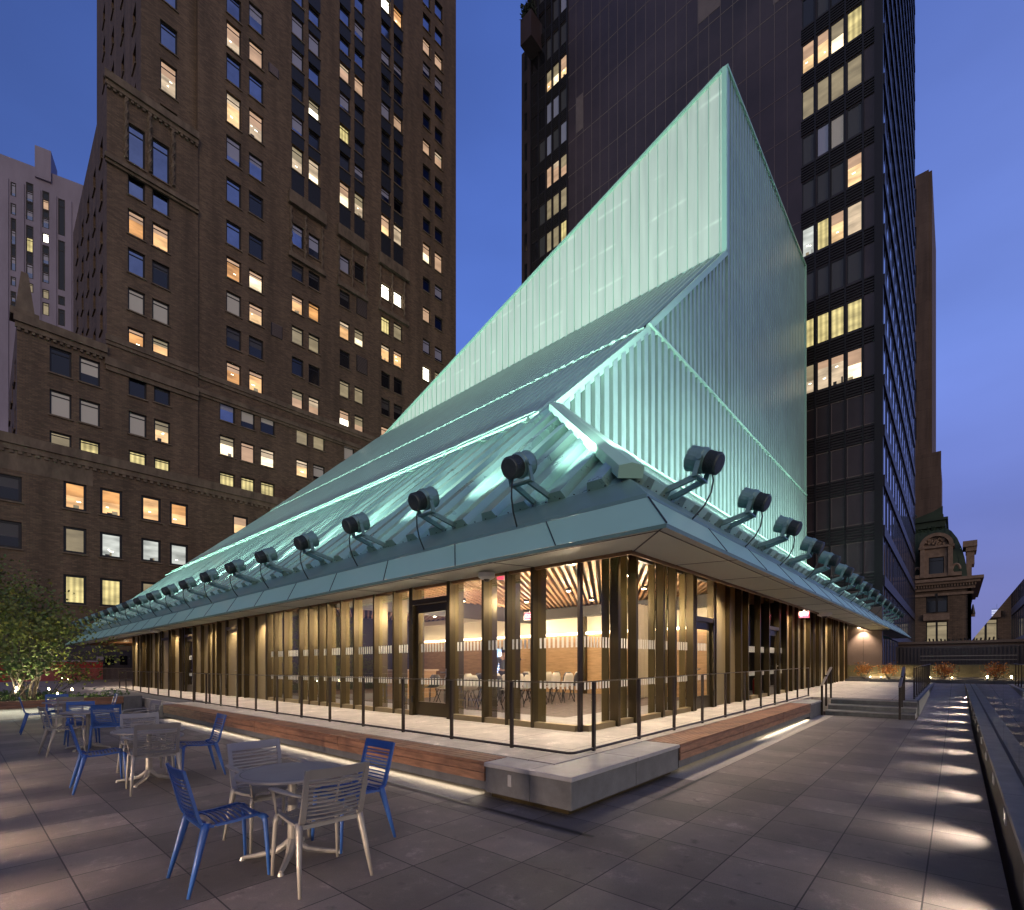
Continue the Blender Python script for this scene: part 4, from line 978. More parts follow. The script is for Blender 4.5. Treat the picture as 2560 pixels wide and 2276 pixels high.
# ---- brown stone tower and ornate corner building behind the dark tower
T4 = Tower('brown_stone_tower', 'slim tan stone tower rising behind the dark slab tower', 'building')
P4 = Plane(150, 0, R(90)); q4 = lambda px, py: P4.hit(px, py)
mb = MB(); w4 = []
for j in range(18):
    z = q4(2300, 1195)[1]+j*9.4
    w4.append((q4(2325, 1000)[0], q4(2308, 1000)[0], z, z+5.5, 'K')); w4.append((q4(2294, 1000)[0], q4(2272, 1000)[0], z, z+5.5, 'O' if j in (5, 9, 13) else 'B'))
T4.face(mb, P4, q4(2353, 900)[0], q4(2255, 900)[0], -60, q4(2340, 1130)[1], [w for w in w4 if w[3] < q4(2340, 1130)[1]-1], depth=.6)
mb.box(150.5, 175, q4(2353, 900)[0]+.2, q4(2255, 900)[0], -60, q4(2340, 1132)[1])
P4b = Plane(158, 0, R(90)); q = P4b.hit
w4b = [(q(2291, 900)[0], q(2281, 900)[0], q(2291, 1100)[1]+j*9.4, q(2291, 1100)[1]+5.5+j*9.4, 'O' if j in (3, 7) else 'B') for j in range(8)]
T4.face(mb, P4b, q(2322, 900)[0], q(2270, 900)[0], q(2300, 1140)[1], q(2322, 424)[1], [w for w in w4b if w[3] < q(2322, 424)[1]-1], depth=.6)
mb.box(158.5, 190, q(2330, 900)[0], q(2270, 900)[0], -60, q(2322, 426)[1])
T4.face(mb, Plane(158, q(2322, 900)[0], 0), 0, 30, 0, q(2322, 424)[1], [], depth=.5)
mb.build('wall', brick_mat('tan_stone', (.17, .115, .08), (.15, .10, .07), (.07, .05, .04), 3.0, 2.4, var=.2), T4.root)
T4.finish(60)
T5 = Tower('ornate_corner_building', 'ornate beaux arts corner building with green mansard roof and arched dormer', 'building')
P5 = Plane(112, 0, R(90)); q = P5.hit
cF = lambda x, y: (2240+x/3.634, 1200+y/3.634)
g = lambda x, y: q(*cF(x, y))
yl, yr = g(130, 1000)[0], g(683, 1000)[0]     # yr < yl
mb = MB()
T5.face(mb, P5, yr, yl, -60, g(400, 930)[1], [(g(470, 1)[0], g(272, 1)[0], g(300, 1210)[1], g(300, 1040)[1], 'D'), (g(470, 1)[0], g(272, 1)[0], g(300, 1480)[1], g(300, 1290)[1], 'd')], depth=.5)
mb.box(112.6, 140, yr, yl, -60, g(400, 935)[1])
mb.quad((112, yr, -60), (140, yr, -60), (140, yr, g(400, 930)[1]), (112, yr, g(400, 930)[1]))
mb.build('wall', brick_mat('tan_brick', (.22, .15, .10), (.16, .11, .075), (.10, .08, .06), .6, .3), T5.root)
mb = MB()
zc = g(400, 905)[1]
for (dz, h_, o) in ((0, .5, 1.5), (-.5, .45, 1.1), (-1.4, .5, .5), (-2.4, .4, .3)): mb.box(112-o, 141, yr-o, yl, zc+dz-h_, zc+dz)
u = yr-.6
while u < yl: mb.box(111.1, 112, u, u+.18, zc-1.42, zc-.95); u += .36
for (x, y0, y1) in ((255, 1216, 1236),): mb.box(111.5, 112, g(487, 1)[0], g(248, 1)[0], g(300, 1280)[1], g(300, 1222)[1])
mb.box(111.3, 112, g(500, 1)[0], g(240, 1)[0], g(300, 1500)[1], g(300, 1484)[1])
for xx in (655, 690): mb.box(111.8, 112, g(683, 1)[0]-.02, g(655, 1)[0], -10, g(300, 1000)[1])
# dormer
def arc(cx, z0, r, n=14, a0=0, a1=math.pi): return [(cx+r*math.cos(a0+(a1-a0)*i/n), z0+r*math.sin(a0+(a1-a0)*i/n)) for i in range(n+1)]
dy0, dy1 = g(510, 1)[0], g(230, 1)[0]; dz0, dz1 = g(300, 895)[1], g(300, 640)[1]; wy0, wy1 = g(438, 1)[0], g(300, 1)[0]; wz1 = g(300, 720)[1]
for (a, b, c, d, o) in ((dy0, wy0, dz0, dz1, 1.2), (wy1, dy1, dz0, dz1, 1.2), (wy0, wy1, wz1, dz1, 1.2), (dy0-.3, dy1+.3, dz1, dz1+.35, 1.6), (dy0-.1, dy0+.5, dz0, dz1, 1.5), (dy1-.5, dy1+.1, dz0, dz1, 1.5), (dy0-1.2, dy1+1.0, dz0-.1, dz0+.5, 1.4)):
    mb.box(112-o, 113.5, a, b, c, d)
mid = (dy0+dy1)/2; rr = (dy1-dy0)/2+.2
A1, A2 = arc(mid, dz1+.3, rr), arc(mid, dz1+.3, rr-.55)
for i in range(14):
    for (xa, xb) in ((110.3, 113.5),):
        P = [(xa, *A1[i]), (xa, *A1[i+1]), (xa, *A2[i+1]), (xa, *A2[i])]; mb.quad(*P); mb.quad((xa, *A1[i]), (xb, *A1[i]), (xb, *A1[i+1]), (xa, *A1[i+1])); mb.quad((xa, *A2[i]), (xb, *A2[i]), (xb, *A2[i+1]), (xa, *A2[i+1]))
mb.faces([(110.9, y, z) for y, z in A2], [tuple(range(15))])
for i in range(26):   # carved ornament in the tympanum and keystones
    y = mid+rnd.uniform(-.6, .6)*rr; z = dz1+.5+rnd.uniform(0, .5)*rr; mb.tube([(110.6, y, z), (111, y+.2, z+.15)], .22, 6)
for yy in (dy0-.5, dy1+.5):
    mb.tube([(111.2, yy+math.copysign(.5, yy-mid)*math.cos(t)*1.0, dz0+1.0+math.sin(t)*.9) for t in [k*.5 for k in range(10)]], .2, 6)
# chimney on the right corner
mb.box(112.5, 117, g(735, 1)[0], g(635, 1)[0], g(680, 640)[1], g(680, 600)[1]); mb.box(112.2, 117.3, g(740, 1)[0], g(608, 1)[0], g(680, 600)[1], g(680, 548)[1])
mb.box(112.8, 116.6, g(715, 1)[0], g(640, 1)[0], g(680, 760)[1], g(680, 640)[1]); mb.box(112.8, 116.6, g(690, 1)[0], g(600, 1)[0], g(680, 900)[1], g(680, 760)[1])
mb.box(112.2, 113, g(720, 1)[0], g(683, 1)[0], g(700, 1240)[1], g(700, 1215)[1])
mb.build('carved_stone', M['stone_pale'], T5.root)
mb = MB()   # mansard, curved
prof = [(0, 895), (5, 840), (12, 760), (22, 690), (40, 600), (70, 500), (110, 420), (160, 360)]
ringp = []
for (dx, y) in prof:
    z = g(640, y)[1]; k = dx/3.634/1247*85
    ringp.append((z, k))
for i in range(len(ringp)-1):
    (z0_, k0), (z1_, k1) = ringp[i], ringp[i+1]
    a0, a1 = yr+.4+k0, yr+.4+k1; x0_, x1_ = 112.6+k0*.8, 112.6+k1*.8
    mb.quad((x0_, a0, z0_), (x0_, yl+6, z0_), (x1_, yl+6, z1_), (x1_, a1, z1_)); mb.quad((x0_, a0, z0_), (140, a0, z0_), (140, a1, z1_), (x1_, a1, z1_))
    for s in range(14):
        y = a0+.8+s*1.1
        mb.bar((x0_-.03, y, z0_), (x1_-.03, y, z1_), .12, .12)
zt_ = ringp[-1][0]; kx = ringp[-1][1]
mb.box(112.2+kx*.8, 140, yr+.2+kx, yl+6, zt_, zt_+1.1); mb.box(111.8+kx*.8, 140, yr-.1+kx, yl+6, zt_+1.1, zt_+1.5)
mb.box(112.4+kx*.8, 140, yr+.5+kx, yl+6, zt_+1.5, g(500, 265)[1])
yy = yr+.6+kx
mb.faces([(112.5+kx*.8, yy, g(500, 265)[1]), (112.5+kx*.8, yy+3.6, g(500, 265)[1]), (112.5+kx*.8, yy+1.3, g(500, 225)[1]), (112.5+kx*.8, yy, g(500, 185)[1]),
          (113.5+kx*.8, yy, g(500, 265)[1]), (113.5+kx*.8, yy+3.6, g(500, 265)[1]), (113.5+kx*.8, yy+1.3, g(500, 225)[1]), (113.5+kx*.8, yy, g(500, 185)[1])],
         [(0, 1, 2, 3), (4, 5, 6, 7), (0, 3, 7, 4), (3, 2, 6, 7), (2, 1, 5, 6)])
for s in range(40): 
    y = yr+.3+kx+rnd.uniform(0, 5); z = zt_-rnd.uniform(0, 1.6); mb.tube([(112.3+kx*.8, y, z), (112.4+kx*.8, y+.25, z+.2)], .25, 5)
for s in range(5): mb.tube([(112+kx*.8, yy+4+s*2.2+.5*math.cos(t), g(500, 262)[1]+.5*math.sin(t)) for t in [k*.5 for k in range(7)]], .12, 5)
mb.build('mansard_roof', mat('green_copper_roof', (.035, .060, .035), .6, noise=.3, nscale=.4), T5.root)
mb = MB()
window_mesh(mb, P5, wy0, wy1, dz0+.3, wz1, 'K', -.9, .12, bar=True)
for w_ in T5.w: pass
mb.build('dormer_window', WM, T5.root)
mb = MB()
for (za_, zb_) in ((1210, 1040), (1480, 1290)):
    mb = MB(); yc = (g(470, 1)[0]+g(272, 1)[0])/2; mb.box(111.6, 111.9, yc-.14, yc+.14, g(300, za_)[1], g(300, zb_)[1]); mb.build('mullion', M['wframe'], T5.root)
mb = MB()
for i in range(12): y = yr+.2+i*.5; mb.tube([(111.3, y, g(400, 1478)[1]), (111.3, y+.1, g(400, 1478)[1]+rnd.uniform(.3, .8))], .12, 5)
mb.tube([(112.2, g(700, 1)[0], g(700, 1215)[1]), (112.2, g(700, 1)[0], g(700, 1130)[1])], [.35, .08], 6)
mb.build('iron_cresting', M['wframe'], T5.root)
T5.finish(40)
# ---- far skyscraper on the horizon and low roofs
T6 = Tower('glass_skyscraper', 'distant lit glass skyscraper low on the right horizon', 'building')
P6_ = Plane(900, 0, R(90)); q = P6_.hit
mb = MB(); gu0, gu1 = q(2508, 1550)[0], q(2479, 1550)[0]
z1_, z0_ = q(2490, 1521)[1], -60
mb.box(900, 920, gu0, gu1, z0_, z1_); mb.tube([(910, (gu0+gu1)/2, z1_), (910, (gu0+gu1)/2, z1_+6)], .5, 4)
mb.build('wall', mat('far_glass', (.10, .11, .25), .3, emit=(.35, .4, .9), es=.25), T6.root)
mb = MB(); zz = q(2490, 1525)[1]; k = 0
while zz > q(2490, 1640)[1]:
    for c in range(11):
        on = (k % 9 not in (3, 4)) and rnd.random() < (.95 if zz > q(2490, 1560)[1] else .55)
        if on: w_ = (gu1-gu0)/11; mb.quad((899.8, gu0+c*w_+.25, zz-2.2), (899.8, gu0+c*w_+w_-.2, zz-2.2), (899.8, gu0+c*w_+w_-.2, zz), (899.8, gu0+c*w_+.25, zz))
    zz -= 3.0; k += 1
tag(mb.build('lit_panes', mat('far_lit_pane', (.5, .5, .6), .4, emit=(.8, .85, 1), es=.85), T6.root), kind='stuff')
for j, (pa, pb, pt, lab) in enumerate([(2455, 2472, 1577, 'distant low dark block with a few lights left of the glass skyscraper'), (2428, 2452, 1605, 'distant low roof with lights beside the ornate corner building')]):
    Tj = empty('distant_block', (0, 0, 0), 0, lab, 'building')
    mb = MB(); qq = Plane(700, 0, R(90)).hit; mb.box(700, 720, qq(pb, 1600)[0], qq(pa, 1600)[0], -60, qq(pa, pt)[1]); mb.build('wall', mat('far_block', (.05, .04, .09), .7), Tj)
    mb = MB()
    for i in range(16):
        y = rnd.uniform(qq(pb, 1600)[0], qq(pa, 1600)[0]-1.2); z = rnd.uniform(qq(pa, 1640)[1], qq(pa, pt)[1]-1.5); mb.quad((699.8, y, z), (699.8, y+.9, z), (699.8, y+.9, z+.9), (699.8, y, z+.9))
    tag(mb.build('lit_panes', mat('far_light', (1, .8, .5), .5, emit=(1, .75, .5), es=1.6), Tj), kind='stuff')
# ================================================================= TERRACE OBJECTS
gz0 = lambda x: S*x
# ---- floodlights
M['lens'] = mat('lamp_lens', (.8, 1, .9), .2, emit=(.72, 1, .88), es=18)
M['cable'] = mat('black_cable', (.03, .045, .045), .5)
def make_flood():
    r = empty('floodlight', (0, 0, 0))
    ax = Vector((1, 0, .48)).normalized(); up = Vector((-.43, 0, .9)).normalized(); c = Vector((-.78, 0, .50)); ky = Vector((0, 1, 0))
    def ring(mb, prof, n=20):
        vs = []; fs = []
        for (t, rad) in prof:
            for k in range(n):
                a = 2*math.pi*k/n; vs.append(c+ax*t+(ky*math.cos(a)+up*math.sin(a))*rad)
        for i in range(len(prof)-1):
            for k in range(n): fs.append((i*n+k, i*n+(k+1) % n, (i+1)*n+(k+1) % n, (i+1)*n+k))
        fs.append(tuple(range(n))[::-1]); mb.faces(vs, fs); return n
    mb = MB(); prof = [(-.30, .10), (-.295, .17), (-.27, .185)]
    t = -.265
    for i in range(7): prof += [(t, .20), (t+.012, .20), (t+.013, .175), (t+.026, .175)]; t += .027
    prof += [(t, .205), (t+.03, .205)]
    ring(mb, prof); mb.build('driver_housing', M['lamp_rear'], r, smooth=False)
    mb = MB(); ring(mb, [(-.07, .12), (-.065, .21), (.0, .22), (.02, .235), (.07, .235), (.08, .22), (.27, .225), (.275, .235), (.29, .235), (.29, .20), (.10, .19)]); mb.build('visor', M['green_dark'], r)
    mb = MB(); n = 20
    mb.faces([c+ax*.12+(ky*math.cos(2*math.pi*k/n)+up*math.sin(2*math.pi*k/n))*.188 for k in range(n)], [tuple(range(n))]); mb.build('lens', M['lens'], r)
    mb = MB()
    br = c+Vector((.10, 0, -.30))
    for sg in (-1, 1):
        piv = c+ky*.255*sg; mb.tube([piv-ky*.03*sg, piv+ky*.04*sg], .055, 12)
        mb.bar(piv, br+ky*.25*sg, .03, .09, (1, 0, .4)); mb.bar(br+ky*.17*sg, Vector((0, .22*sg, .03)), .055, .10)
        mb.box(-.07, .09, .22*sg-.07, .22*sg+.07, -.04, .05)
    mb.bar(br-ky*.265, br+ky*.265, .10, .035)
    mb.build('bracket', M['green_dark'], r)
    mb = MB(); p0 = c-ax*.22-up*.16
    pts = [p0, p0+Vector((-.03, .02, -.16)), p0+Vector((.0, .05, -.38)), p0+Vector((.10, .10, -.60)), p0+Vector((.25, .16, -.78)), p0+Vector((.33, .19, -.86))]
    mb.tube(pts, .017, 6); mb.build('power_cable', M['cable'], r, smooth=True)
    lamp('floodlight_lamp', 'SPOT', c+ax*.31, 3600, (.78, 1, .92), r, aim=(1, 0, .86), spot_size=R(58), spot_blend=.9, shadow_soft_size=.12)
    return r
fl0 = make_flood()
for i in range(19):
    y = 6.09+i*2.80
    o = fl0 if i == 0 else copy_tree(fl0)
    o.location = (7.79, y, 4.90+gz0(7.79)); o.rotation_euler = (0, 0, R(random.uniform(-4, 4)) if i else 0)
    tag(o, f'{ORD[i]} green floodlight from the roof corner along the left eave' if i < 18 else 'green floodlight at the far tip of the left eave, last of its row', 'floodlight', 'floodlights along the eaves')
LW = bpy.data.lights.new('floodlight_lamp', 'SPOT')
for i in range(15):
    x = 9.15+i*3.03
    o = copy_tree(fl0); o.location = (x, 4.21, 4.90+gz0(x)); o.rotation_euler = (0, 0, R(90+(random.uniform(-4, 4) if i else 0)))
    for ch in o.children:
        if ch.type == 'LIGHT':
            if i == 0:
                LW = ch.data.copy(); LW.energy = 3000; LW.color = (.84, 1, .94); LW.spot_size = R(66)
            ch.data = LW; ch.rotation_euler = Vector((1, 0, .80)).to_track_quat('-Z', 'Y').to_euler()
    tag(o, f'{ORD[i]} green floodlight from the roof corner along the right eave' if i < 14 else 'green floodlight at the far tip of the right eave, last of its row', 'floodlight', 'floodlights along the eaves')
# ---- lit signs, cameras, sensors under the soffit
def text_mesh(s, size, name, m, parent, loc, rot, ext=.003):
    cu = bpy.data.curves.new(name, 'FONT'); cu.body = s; cu.size = size; cu.extrude = ext; cu.align_x = 'CENTER'; cu.align_y = 'CENTER'
    o = bpy.data.objects.new(name, cu); me = bpy.data.meshes.new_from_object(o); bpy.data.objects.remove(o)
    q = bpy.data.objects.new(name, me); me.materials.append(m); COL.objects.link(q); q.parent = parent; q.location = loc; q.rotation_euler = rot; return q
M['exit_face'] = mat('exit_sign_face', (.7, .05, .08), .4, emit=(1, .06, .14), es=1.6)
M['exit_text'] = mat('exit_sign_letters', (.9, .8, .8), .4, emit=(1, .75, .8), es=2.2)
M['white_box'] = mat('white_plastic', (.7, .7, .68), .4)
def exit_sign(loc, rz, label, k=1.0):
    r = empty('exit_sign', loc, rz, label, 'exit sign', 'lit exit signs'); r.scale = (k, k, k)
    mb = MB(); mb.box(-.20, .20, -.05, .05, -.13, .13); mb.box(-.015, .015, -.015, .015, .13, .2); mb.build('housing', M['white_box'], r, bevel=.008)
    mb = MB(); mb.box(-.185, .185, -.062, -.052, -.115, .115); mb.box(-.185, .185, .052, .062, -.115, .115); mb.build('face', M['exit_face'], r)
    text_mesh('EXIT', .17, 'lettering', M['exit_text'], r, (0, -.067, 0), (R(90), 0, 0)); text_mesh('EXIT', .17, 'lettering', M['exit_text'], r, (0, .067, 0), (R(90), 0, R(180)))
exit_sign((22.6, 4.55, 3.55+gz0(22.6)), R(-60), 'white boxed exit sign hanging under the right soffit outside', .95)
exit_sign((8.25, 7.85, 3.76+gz0(8.2)), R(-45), 'red exit sign inside the glass close under the ceiling beside the tall glass door')
exit_sign((14.6, 12.1, 3.50+gz0(14.6)), R(-45), 'red exit sign deep inside the room above the back wall', 1.15)
for (x, y, z, lab, k) in [(23.0, 3.9, 3.60, 'round white ceiling sensor under the right soffit near the exit sign', 1.5), (7.0, 31.0, 3.57, 'white box sensor under the far left soffit', 1.3), (7.3, 7.2, 3.55, 'small angled white camera under the left soffit near the corner', 1.0)]:
    r = empty('ceiling_sensor', (x, y, z+gz0(x)), 0, lab, 'sensor'); mb = MB(); mb.tube([(0, 0, -.09*k), (0, 0, -.05*k), (0, 0, .04)], [.10*k, .17*k, .17*k], 18); mb.build('cover', M['white_box'], r)
    mb = MB(); mb.tube([(0, 0, -.13*k), (0, 0, -.09*k)], [.04*k, .07*k], 12); mb.build('lens', M['black'], r)
r = empty('end_wall', (0, 0, 0), 0, 'brown panelled wall lit from above at the far end of the right walkway', 'wall')
q1, q2 = ray(2112, 1600), ray(2206, 1600); ya_, yb_ = q1[1]*39/q1[0], q2[1]*39/q2[0]
for k in range(2):
    mb = MB(); y0_ = yb_+(ya_-yb_)*k/2; mb.box(39, 39.2, y0_+.012, y0_+(ya_-yb_)/2-.012, .5, 5.6); mb.build('panel', M.get('endp') or M.setdefault('endp', mat('brown_end_panel', (.16, .12, .10), .45, noise=.15, nscale=.7)), r)
mb = MB(); mb.box(39.02, 39.3, yb_, ya_, .5, 5.6); mb.build('frame', M['bronze_dark'], r)
r = empty('wall_light', (38.97, (ya_+yb_)/2, 4.35), 0, 'small white wall light at the far end of the right walkway', 'wall light')
mb = MB(); mb.box(-.25, .0, -.3, .3, -.04, .06); mb.build('housing', M['white_box'], r); mb = MB(); mb.box(-.22, -.03, -.26, .26, -.06, -.045); mb.build('lens', M['bulb'], r)
lamp('wall_lamp', 'SPOT', (-.30, 0, -.1), 330, (1, .76, .56), r, aim=(.25, 0, -1), spot_size=R(95), spot_blend=.8)
# fire extinguisher inside
r = empty('fire_extinguisher', (19.95, 5.6, Z0+.02+gz0(20)), 0, 'red fire extinguisher on the floor behind the far right glass door', 'fire extinguisher')
mb = MB(); mb.tube([(0, 0, 0), (0, 0, .5), (0, 0, .58), (0, 0, .62)], [.10, .10, .06, .03], 14); mb.build('bottle', mat('red_paint', (.45, .02, .02), .3), r, smooth=True)
mb = MB(); mb.bar((0, 0, .64), (0, -.1, .68), .03, .03); mb.tube([(0, 0, .65), (.08, 0, .62), (.11, 0, .4)], .012, 6); mb.build('valve', M['black'], r)
# tall screen and wall sign inside
r = empty('display_screen', (15.6, 15.1-.2, 1.5+gz0(15)), R(-90), 'tall blue lit display screen inside beyond the glass door', 'screen')
r.location = (14.6, 13.5, 1.62+gz0(14.6)); r.rotation_euler = (0, 0, R(-45))
mb = MB(); mb.box(-.42, .42, -.03, .04, -.72, .72); mb.box(-.05, .05, -.02, .02, -1.14, -.72); mb.box(-.3, .3, -.2, .2, -1.16, -1.13); mb.build('housing', M['black'], r)
mb = MB(); mb.quad((-.38, -.035, -.68), (.38, -.035, -.68), (.38, -.035, .68), (-.38, -.035, .68)); mb.build('screen_face', mat('screen_blue', (.1, .2, .5), .3, emit=(.35, .55, 1), es=1.3), r)
mb = MB()
for i, w in enumerate((.3, .5, .44, .5, .36, .46, .4)): mb.box(-.3, -.3+w, -.040, -.036, .2-i*.11, .235-i*.11)
mb.tube([(-.1, -.037, .45), (-.1, -.041, .45)], .09, 14, up=(0, 1, .1)); mb.build('screen_text', mat('screen_white', (.8, .85, 1), .3, emit=(.85, .9, 1), es=2.0), r)
# ---- railings
def rail(name, path, posts, z, h, label, spacing=None, topw=.032):
    r = empty(name, (0, 0, 0), 0, label, 'railing')
    for (x, y) in posts:
        mb = MB(); mb.box(x-.022, x+.022, y-.022, y+.022, z(x, y)-.02, z(x, y)+h-.01); mb.build('post', M['bronze_dark'], r, shear=True)
        
    mb = MB()
    P = [(x, y, z(x, y)+h) for x, y in path]
    mb.tube(P, topw*.5, 8, flat=.6); mb.build('top_rail', M['bronze'], r, shear=True, smooth=True)
    mb = MB(); mb.tube([(x, y, z(x, y)+.035) for x, y in path], .020, 6); mb.build('bottom_rail', M['bronze_dark'], r, shear=True)
    return r
zd = lambda x, y: Z0
lp = [(5.55, 4.95+i*1.345) for i in range(11)]
rp = [(6.10+i*1.36, 3.87) for i in range(10)]
rr_ = .10
corner = [(5.55, 19.75), (5.55, 3.87+rr_)]+[(5.55+rr_-rr_*math.cos(t), 3.87+rr_-rr_*math.sin(t)) for t in [R(k*15) for k in range(1, 6)]]+[(5.55+rr_, 3.87), (18.6, 3.87)]
rail('deck_railing', corner, lp+[(5.55, 19.7)]+rp, zd, .99, 'dark bronze railing wrapping the deck corner behind the wood benches')
rail('ramp_railing', [(5.62, 18.2), (5.75, 26), (6.3, 35.4)], [(5.62+(y-18.2)*.03, y) for y in (18.3, 20.0, 21.8, 23.6, 25.4)]+[(5.84+(y-26)*.049, y) for y in (27.2, 29.1, 31.1, 33.2, 35.3)], zd, 1.0, 'far left bronze railing section where the deck wall meets the path')
# stair handrails
def stair_rail(y, label, pts_y=None):
    r = empty('stair_handrail', (0, 0, 0), 0, label, 'handrail')
    for (x, z0_, z1_) in ((18.22, 0, .93), (18.9, .25, 1.25), (19.72, .46, 1.47)):
        mb = MB(); mb.box(x-.028, x+.028, y-.028, y+.028, z0_, z1_); mb.build('post', M['bronze_dark'], r, shear=True)
    mb = MB(); mb.bar((18.15, y, .95), (19.75, y, 1.49), .075, .03); mb.build('handrail', mat('worn_handrail', (.30, .27, .24), .28, metal=.9) if 'worn_handrail' not in bpy.data.materials else bpy.data.materials['worn_handrail'], r, shear=True, bevel=.008)
stair_rail(3.16, 'sloping handrail at the left side of the three steps'); stair_rail(1.22, 'sloping handrail at the right side of the three steps')
rail('landing_railing', [(20.1, 1.0), (33.4, 1.0)], [(20.3+i*1.36, 1.0) for i in range(10)], lambda x, y: .48, 1.0, 'bronze railing of close set posts between the landing and the ramp')
rail('landing_side_railing', [(18.6, 3.87), (20.0, 3.87)], [(19.95, 3.87)], zd, .99, 'short bronze railing end beside the top of the steps')
# ---- benches
def planks(mb, x0, x1, y0, y1, z0, z1, along, nw=4):
    w = (x1-x0) if along == 'y' else (y1-y0)
    for i in range(nw):
        a = i*w/nw+.004; b = (i+1)*w/nw-.004
        if along == 'y': mb.box(x0+a, x0+b, y0, y1, z0, z1)
        else: mb.box(x0, x1, y0+a, y0+b, z0, z1)
def bench(label, along, a0, a1, f, bk, sgn):
    """f = front edge coordinate, bk = back; the long axis runs along `along`"""
    r = empty('wood_bench', (0, 0, 0), 0, label, 'bench')
    n = max(1, round((a1-a0)/3.6)); L_ = (a1-a0)/n
    for i in range(n):
        p, q = a0+i*L_+.006, a0+(i+1)*L_-.006
        mb = MB()
        if along == 'y': planks(mb, f, bk, p, q, .435, .47, 'y', 8)
        else: planks(mb, p, q, f, bk, .435, .47, 'x', 8)
        mb.build('seat', M['wood'], r, shear=True, bevel=.006)
        mb = MB()
        for z0_, z1_ in ((.215, .32), (.328, .431)):
            if along == 'y': mb.box(f+.004, f+.04, p, q, z0_, z1_)
            else: mb.box(p, q, f+.004, f+.04, z0_, z1_)
        mb.build('front_board', M['wood'], r, shear=True, bevel=.005)
    mb = MB()
    m_ = max(1, round((a1-a0)/1.33)); s_l = (a1-a0)/m_
    for i in range(m_):
        if along == 'y': mb.box(f+.03, bk, a0+i*s_l+.003, a0+(i+1)*s_l-.003, .10, .43)
        else: mb.box(a0+i*s_l+.003, a0+(i+1)*s_l-.003, f+.03, bk, .10, .43)
    mb.build('base', M['granite'], r, shear=True)
    return r
bench('long wood topped bench along the left side of the deck', 'y', 4.56, 19.35, 4.58, 5.46, 1)
bench('wood topped bench along the right side of the deck towards the steps', 'x', 7.46, 16.66, 3.17, 3.80, 1)
r = empty('stone_corner_bench', (0, 0, 0), 0, 'big bluestone block bench at the front corner of the deck', 'bench')
for (x0, x1, y0, y1) in ((4.55, 5.48, 3.17, 4.54), (5.49, 6.03, 3.17, 4.0)): pass
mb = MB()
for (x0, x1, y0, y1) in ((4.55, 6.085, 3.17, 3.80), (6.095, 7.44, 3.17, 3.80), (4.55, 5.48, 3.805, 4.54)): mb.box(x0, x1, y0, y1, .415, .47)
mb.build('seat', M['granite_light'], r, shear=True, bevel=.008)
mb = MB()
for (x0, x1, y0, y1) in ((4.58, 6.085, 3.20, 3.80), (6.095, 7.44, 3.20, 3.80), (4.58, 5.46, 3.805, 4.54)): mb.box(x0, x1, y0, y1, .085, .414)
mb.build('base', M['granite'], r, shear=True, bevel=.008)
mb = MB(); mb.box(4.70, 7.44, 3.32, 3.80, 0, .084); mb.box(4.70, 5.46, 3.80, 4.54, 0, .084); mb.build('plinth', M['bronze'], r, shear=True)
mb = MB(); mb.box(4.565, 4.578, 4.08, 4.14, .22, .36); mb.build('socket_plate', M['granite_light'], r, shear=True)
for (lab, b_) in (('bluestone end block where the left bench stops', (4.55, 5.15, 19.37, 20.3)), ('bluestone end block between the right bench and the steps', (16.68, 18.35, 3.17, 3.72))):
    r = empty('stone_end_block', (0, 0, 0), 0, lab, 'block')
    mb = MB(); mb.box(b_[0]+.03, b_[1], b_[2]+.03, b_[3], .02, .425); mb.build('base', M['granite'], r, shear=True, bevel=.006)
    mb = MB(); mb.box(b_[0], b_[1], b_[2], b_[3], .426, .475); mb.build('cap', M['granite_light'], r, shear=True, bevel=.006)
# hidden strip lights under the benches and the pale drain band they light
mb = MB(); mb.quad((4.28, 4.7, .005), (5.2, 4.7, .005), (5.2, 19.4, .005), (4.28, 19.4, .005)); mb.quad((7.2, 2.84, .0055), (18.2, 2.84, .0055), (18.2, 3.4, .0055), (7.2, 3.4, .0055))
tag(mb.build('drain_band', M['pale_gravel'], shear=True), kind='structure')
mb = MB(); mb.quad((4.23, 2.7, .007), (4.28, 2.7, .007), (4.28, 7.6, .007), (4.23, 7.6, .007)); mb.quad((5.9, 2.79, .007), (7.6, 2.79, .007), (7.6, 2.84, .007), (5.9, 2.84, .007))
tag(mb.build('drain_slot', M['black'], shear=True), kind='structure')
rl = empty('bench_strip_light', (0, 0, 0), 0, 'hidden warm strip light glowing under the left bench', 'strip light', 'strip lights under the benches')
rr2 = empty('bench_strip_light', (0, 0, 0), 0, 'hidden warm strip light glowing under the right bench', 'strip light', 'strip lights under the benches')
M['strip'] = mat('strip_lens', (1, .9, .75), .4, emit=(1, .84, .62), es=2.0)
mb = MB(); mb.box(4.70, 4.72, 4.7, 19.2, .085, .098); mb.build('strip_lens', M['strip'], rl, shear=True)
mb = MB(); mb.box(7.6, 16.6, 3.30, 3.32, .085, .098); mb.build('strip_lens', M['strip'], rr2, shear=True)
lamp('strip_lamp', 'AREA', (4.68, 11.95, .10+gz0(4.7)), 34, (1, .84, .64), rl, shape='RECTANGLE', size=14.4, size_y=.03)
for o in rl.children:
    if o.type == 'LIGHT': o.rotation_euler = (R(0), R(35), R(90)); o.rotation_euler = (Matrix(((0, 1, 0), (-1, 0, 0), (0, 0, 1))) ).to_euler(); 
import mathutils
def area_orient(o, long_axis, aim):
    z = -Vector(aim).normalized(); x = Vector(long_axis).normalized(); y = z.cross(x).normalized(); x = y.cross(z)
    o.rotation_euler = Matrix((x, y, z)).transposed().to_euler()
for o in rl.children:
    if o.type == 'LIGHT': area_orient(o, (0, 1, 0), (-.45, 0, -.9))
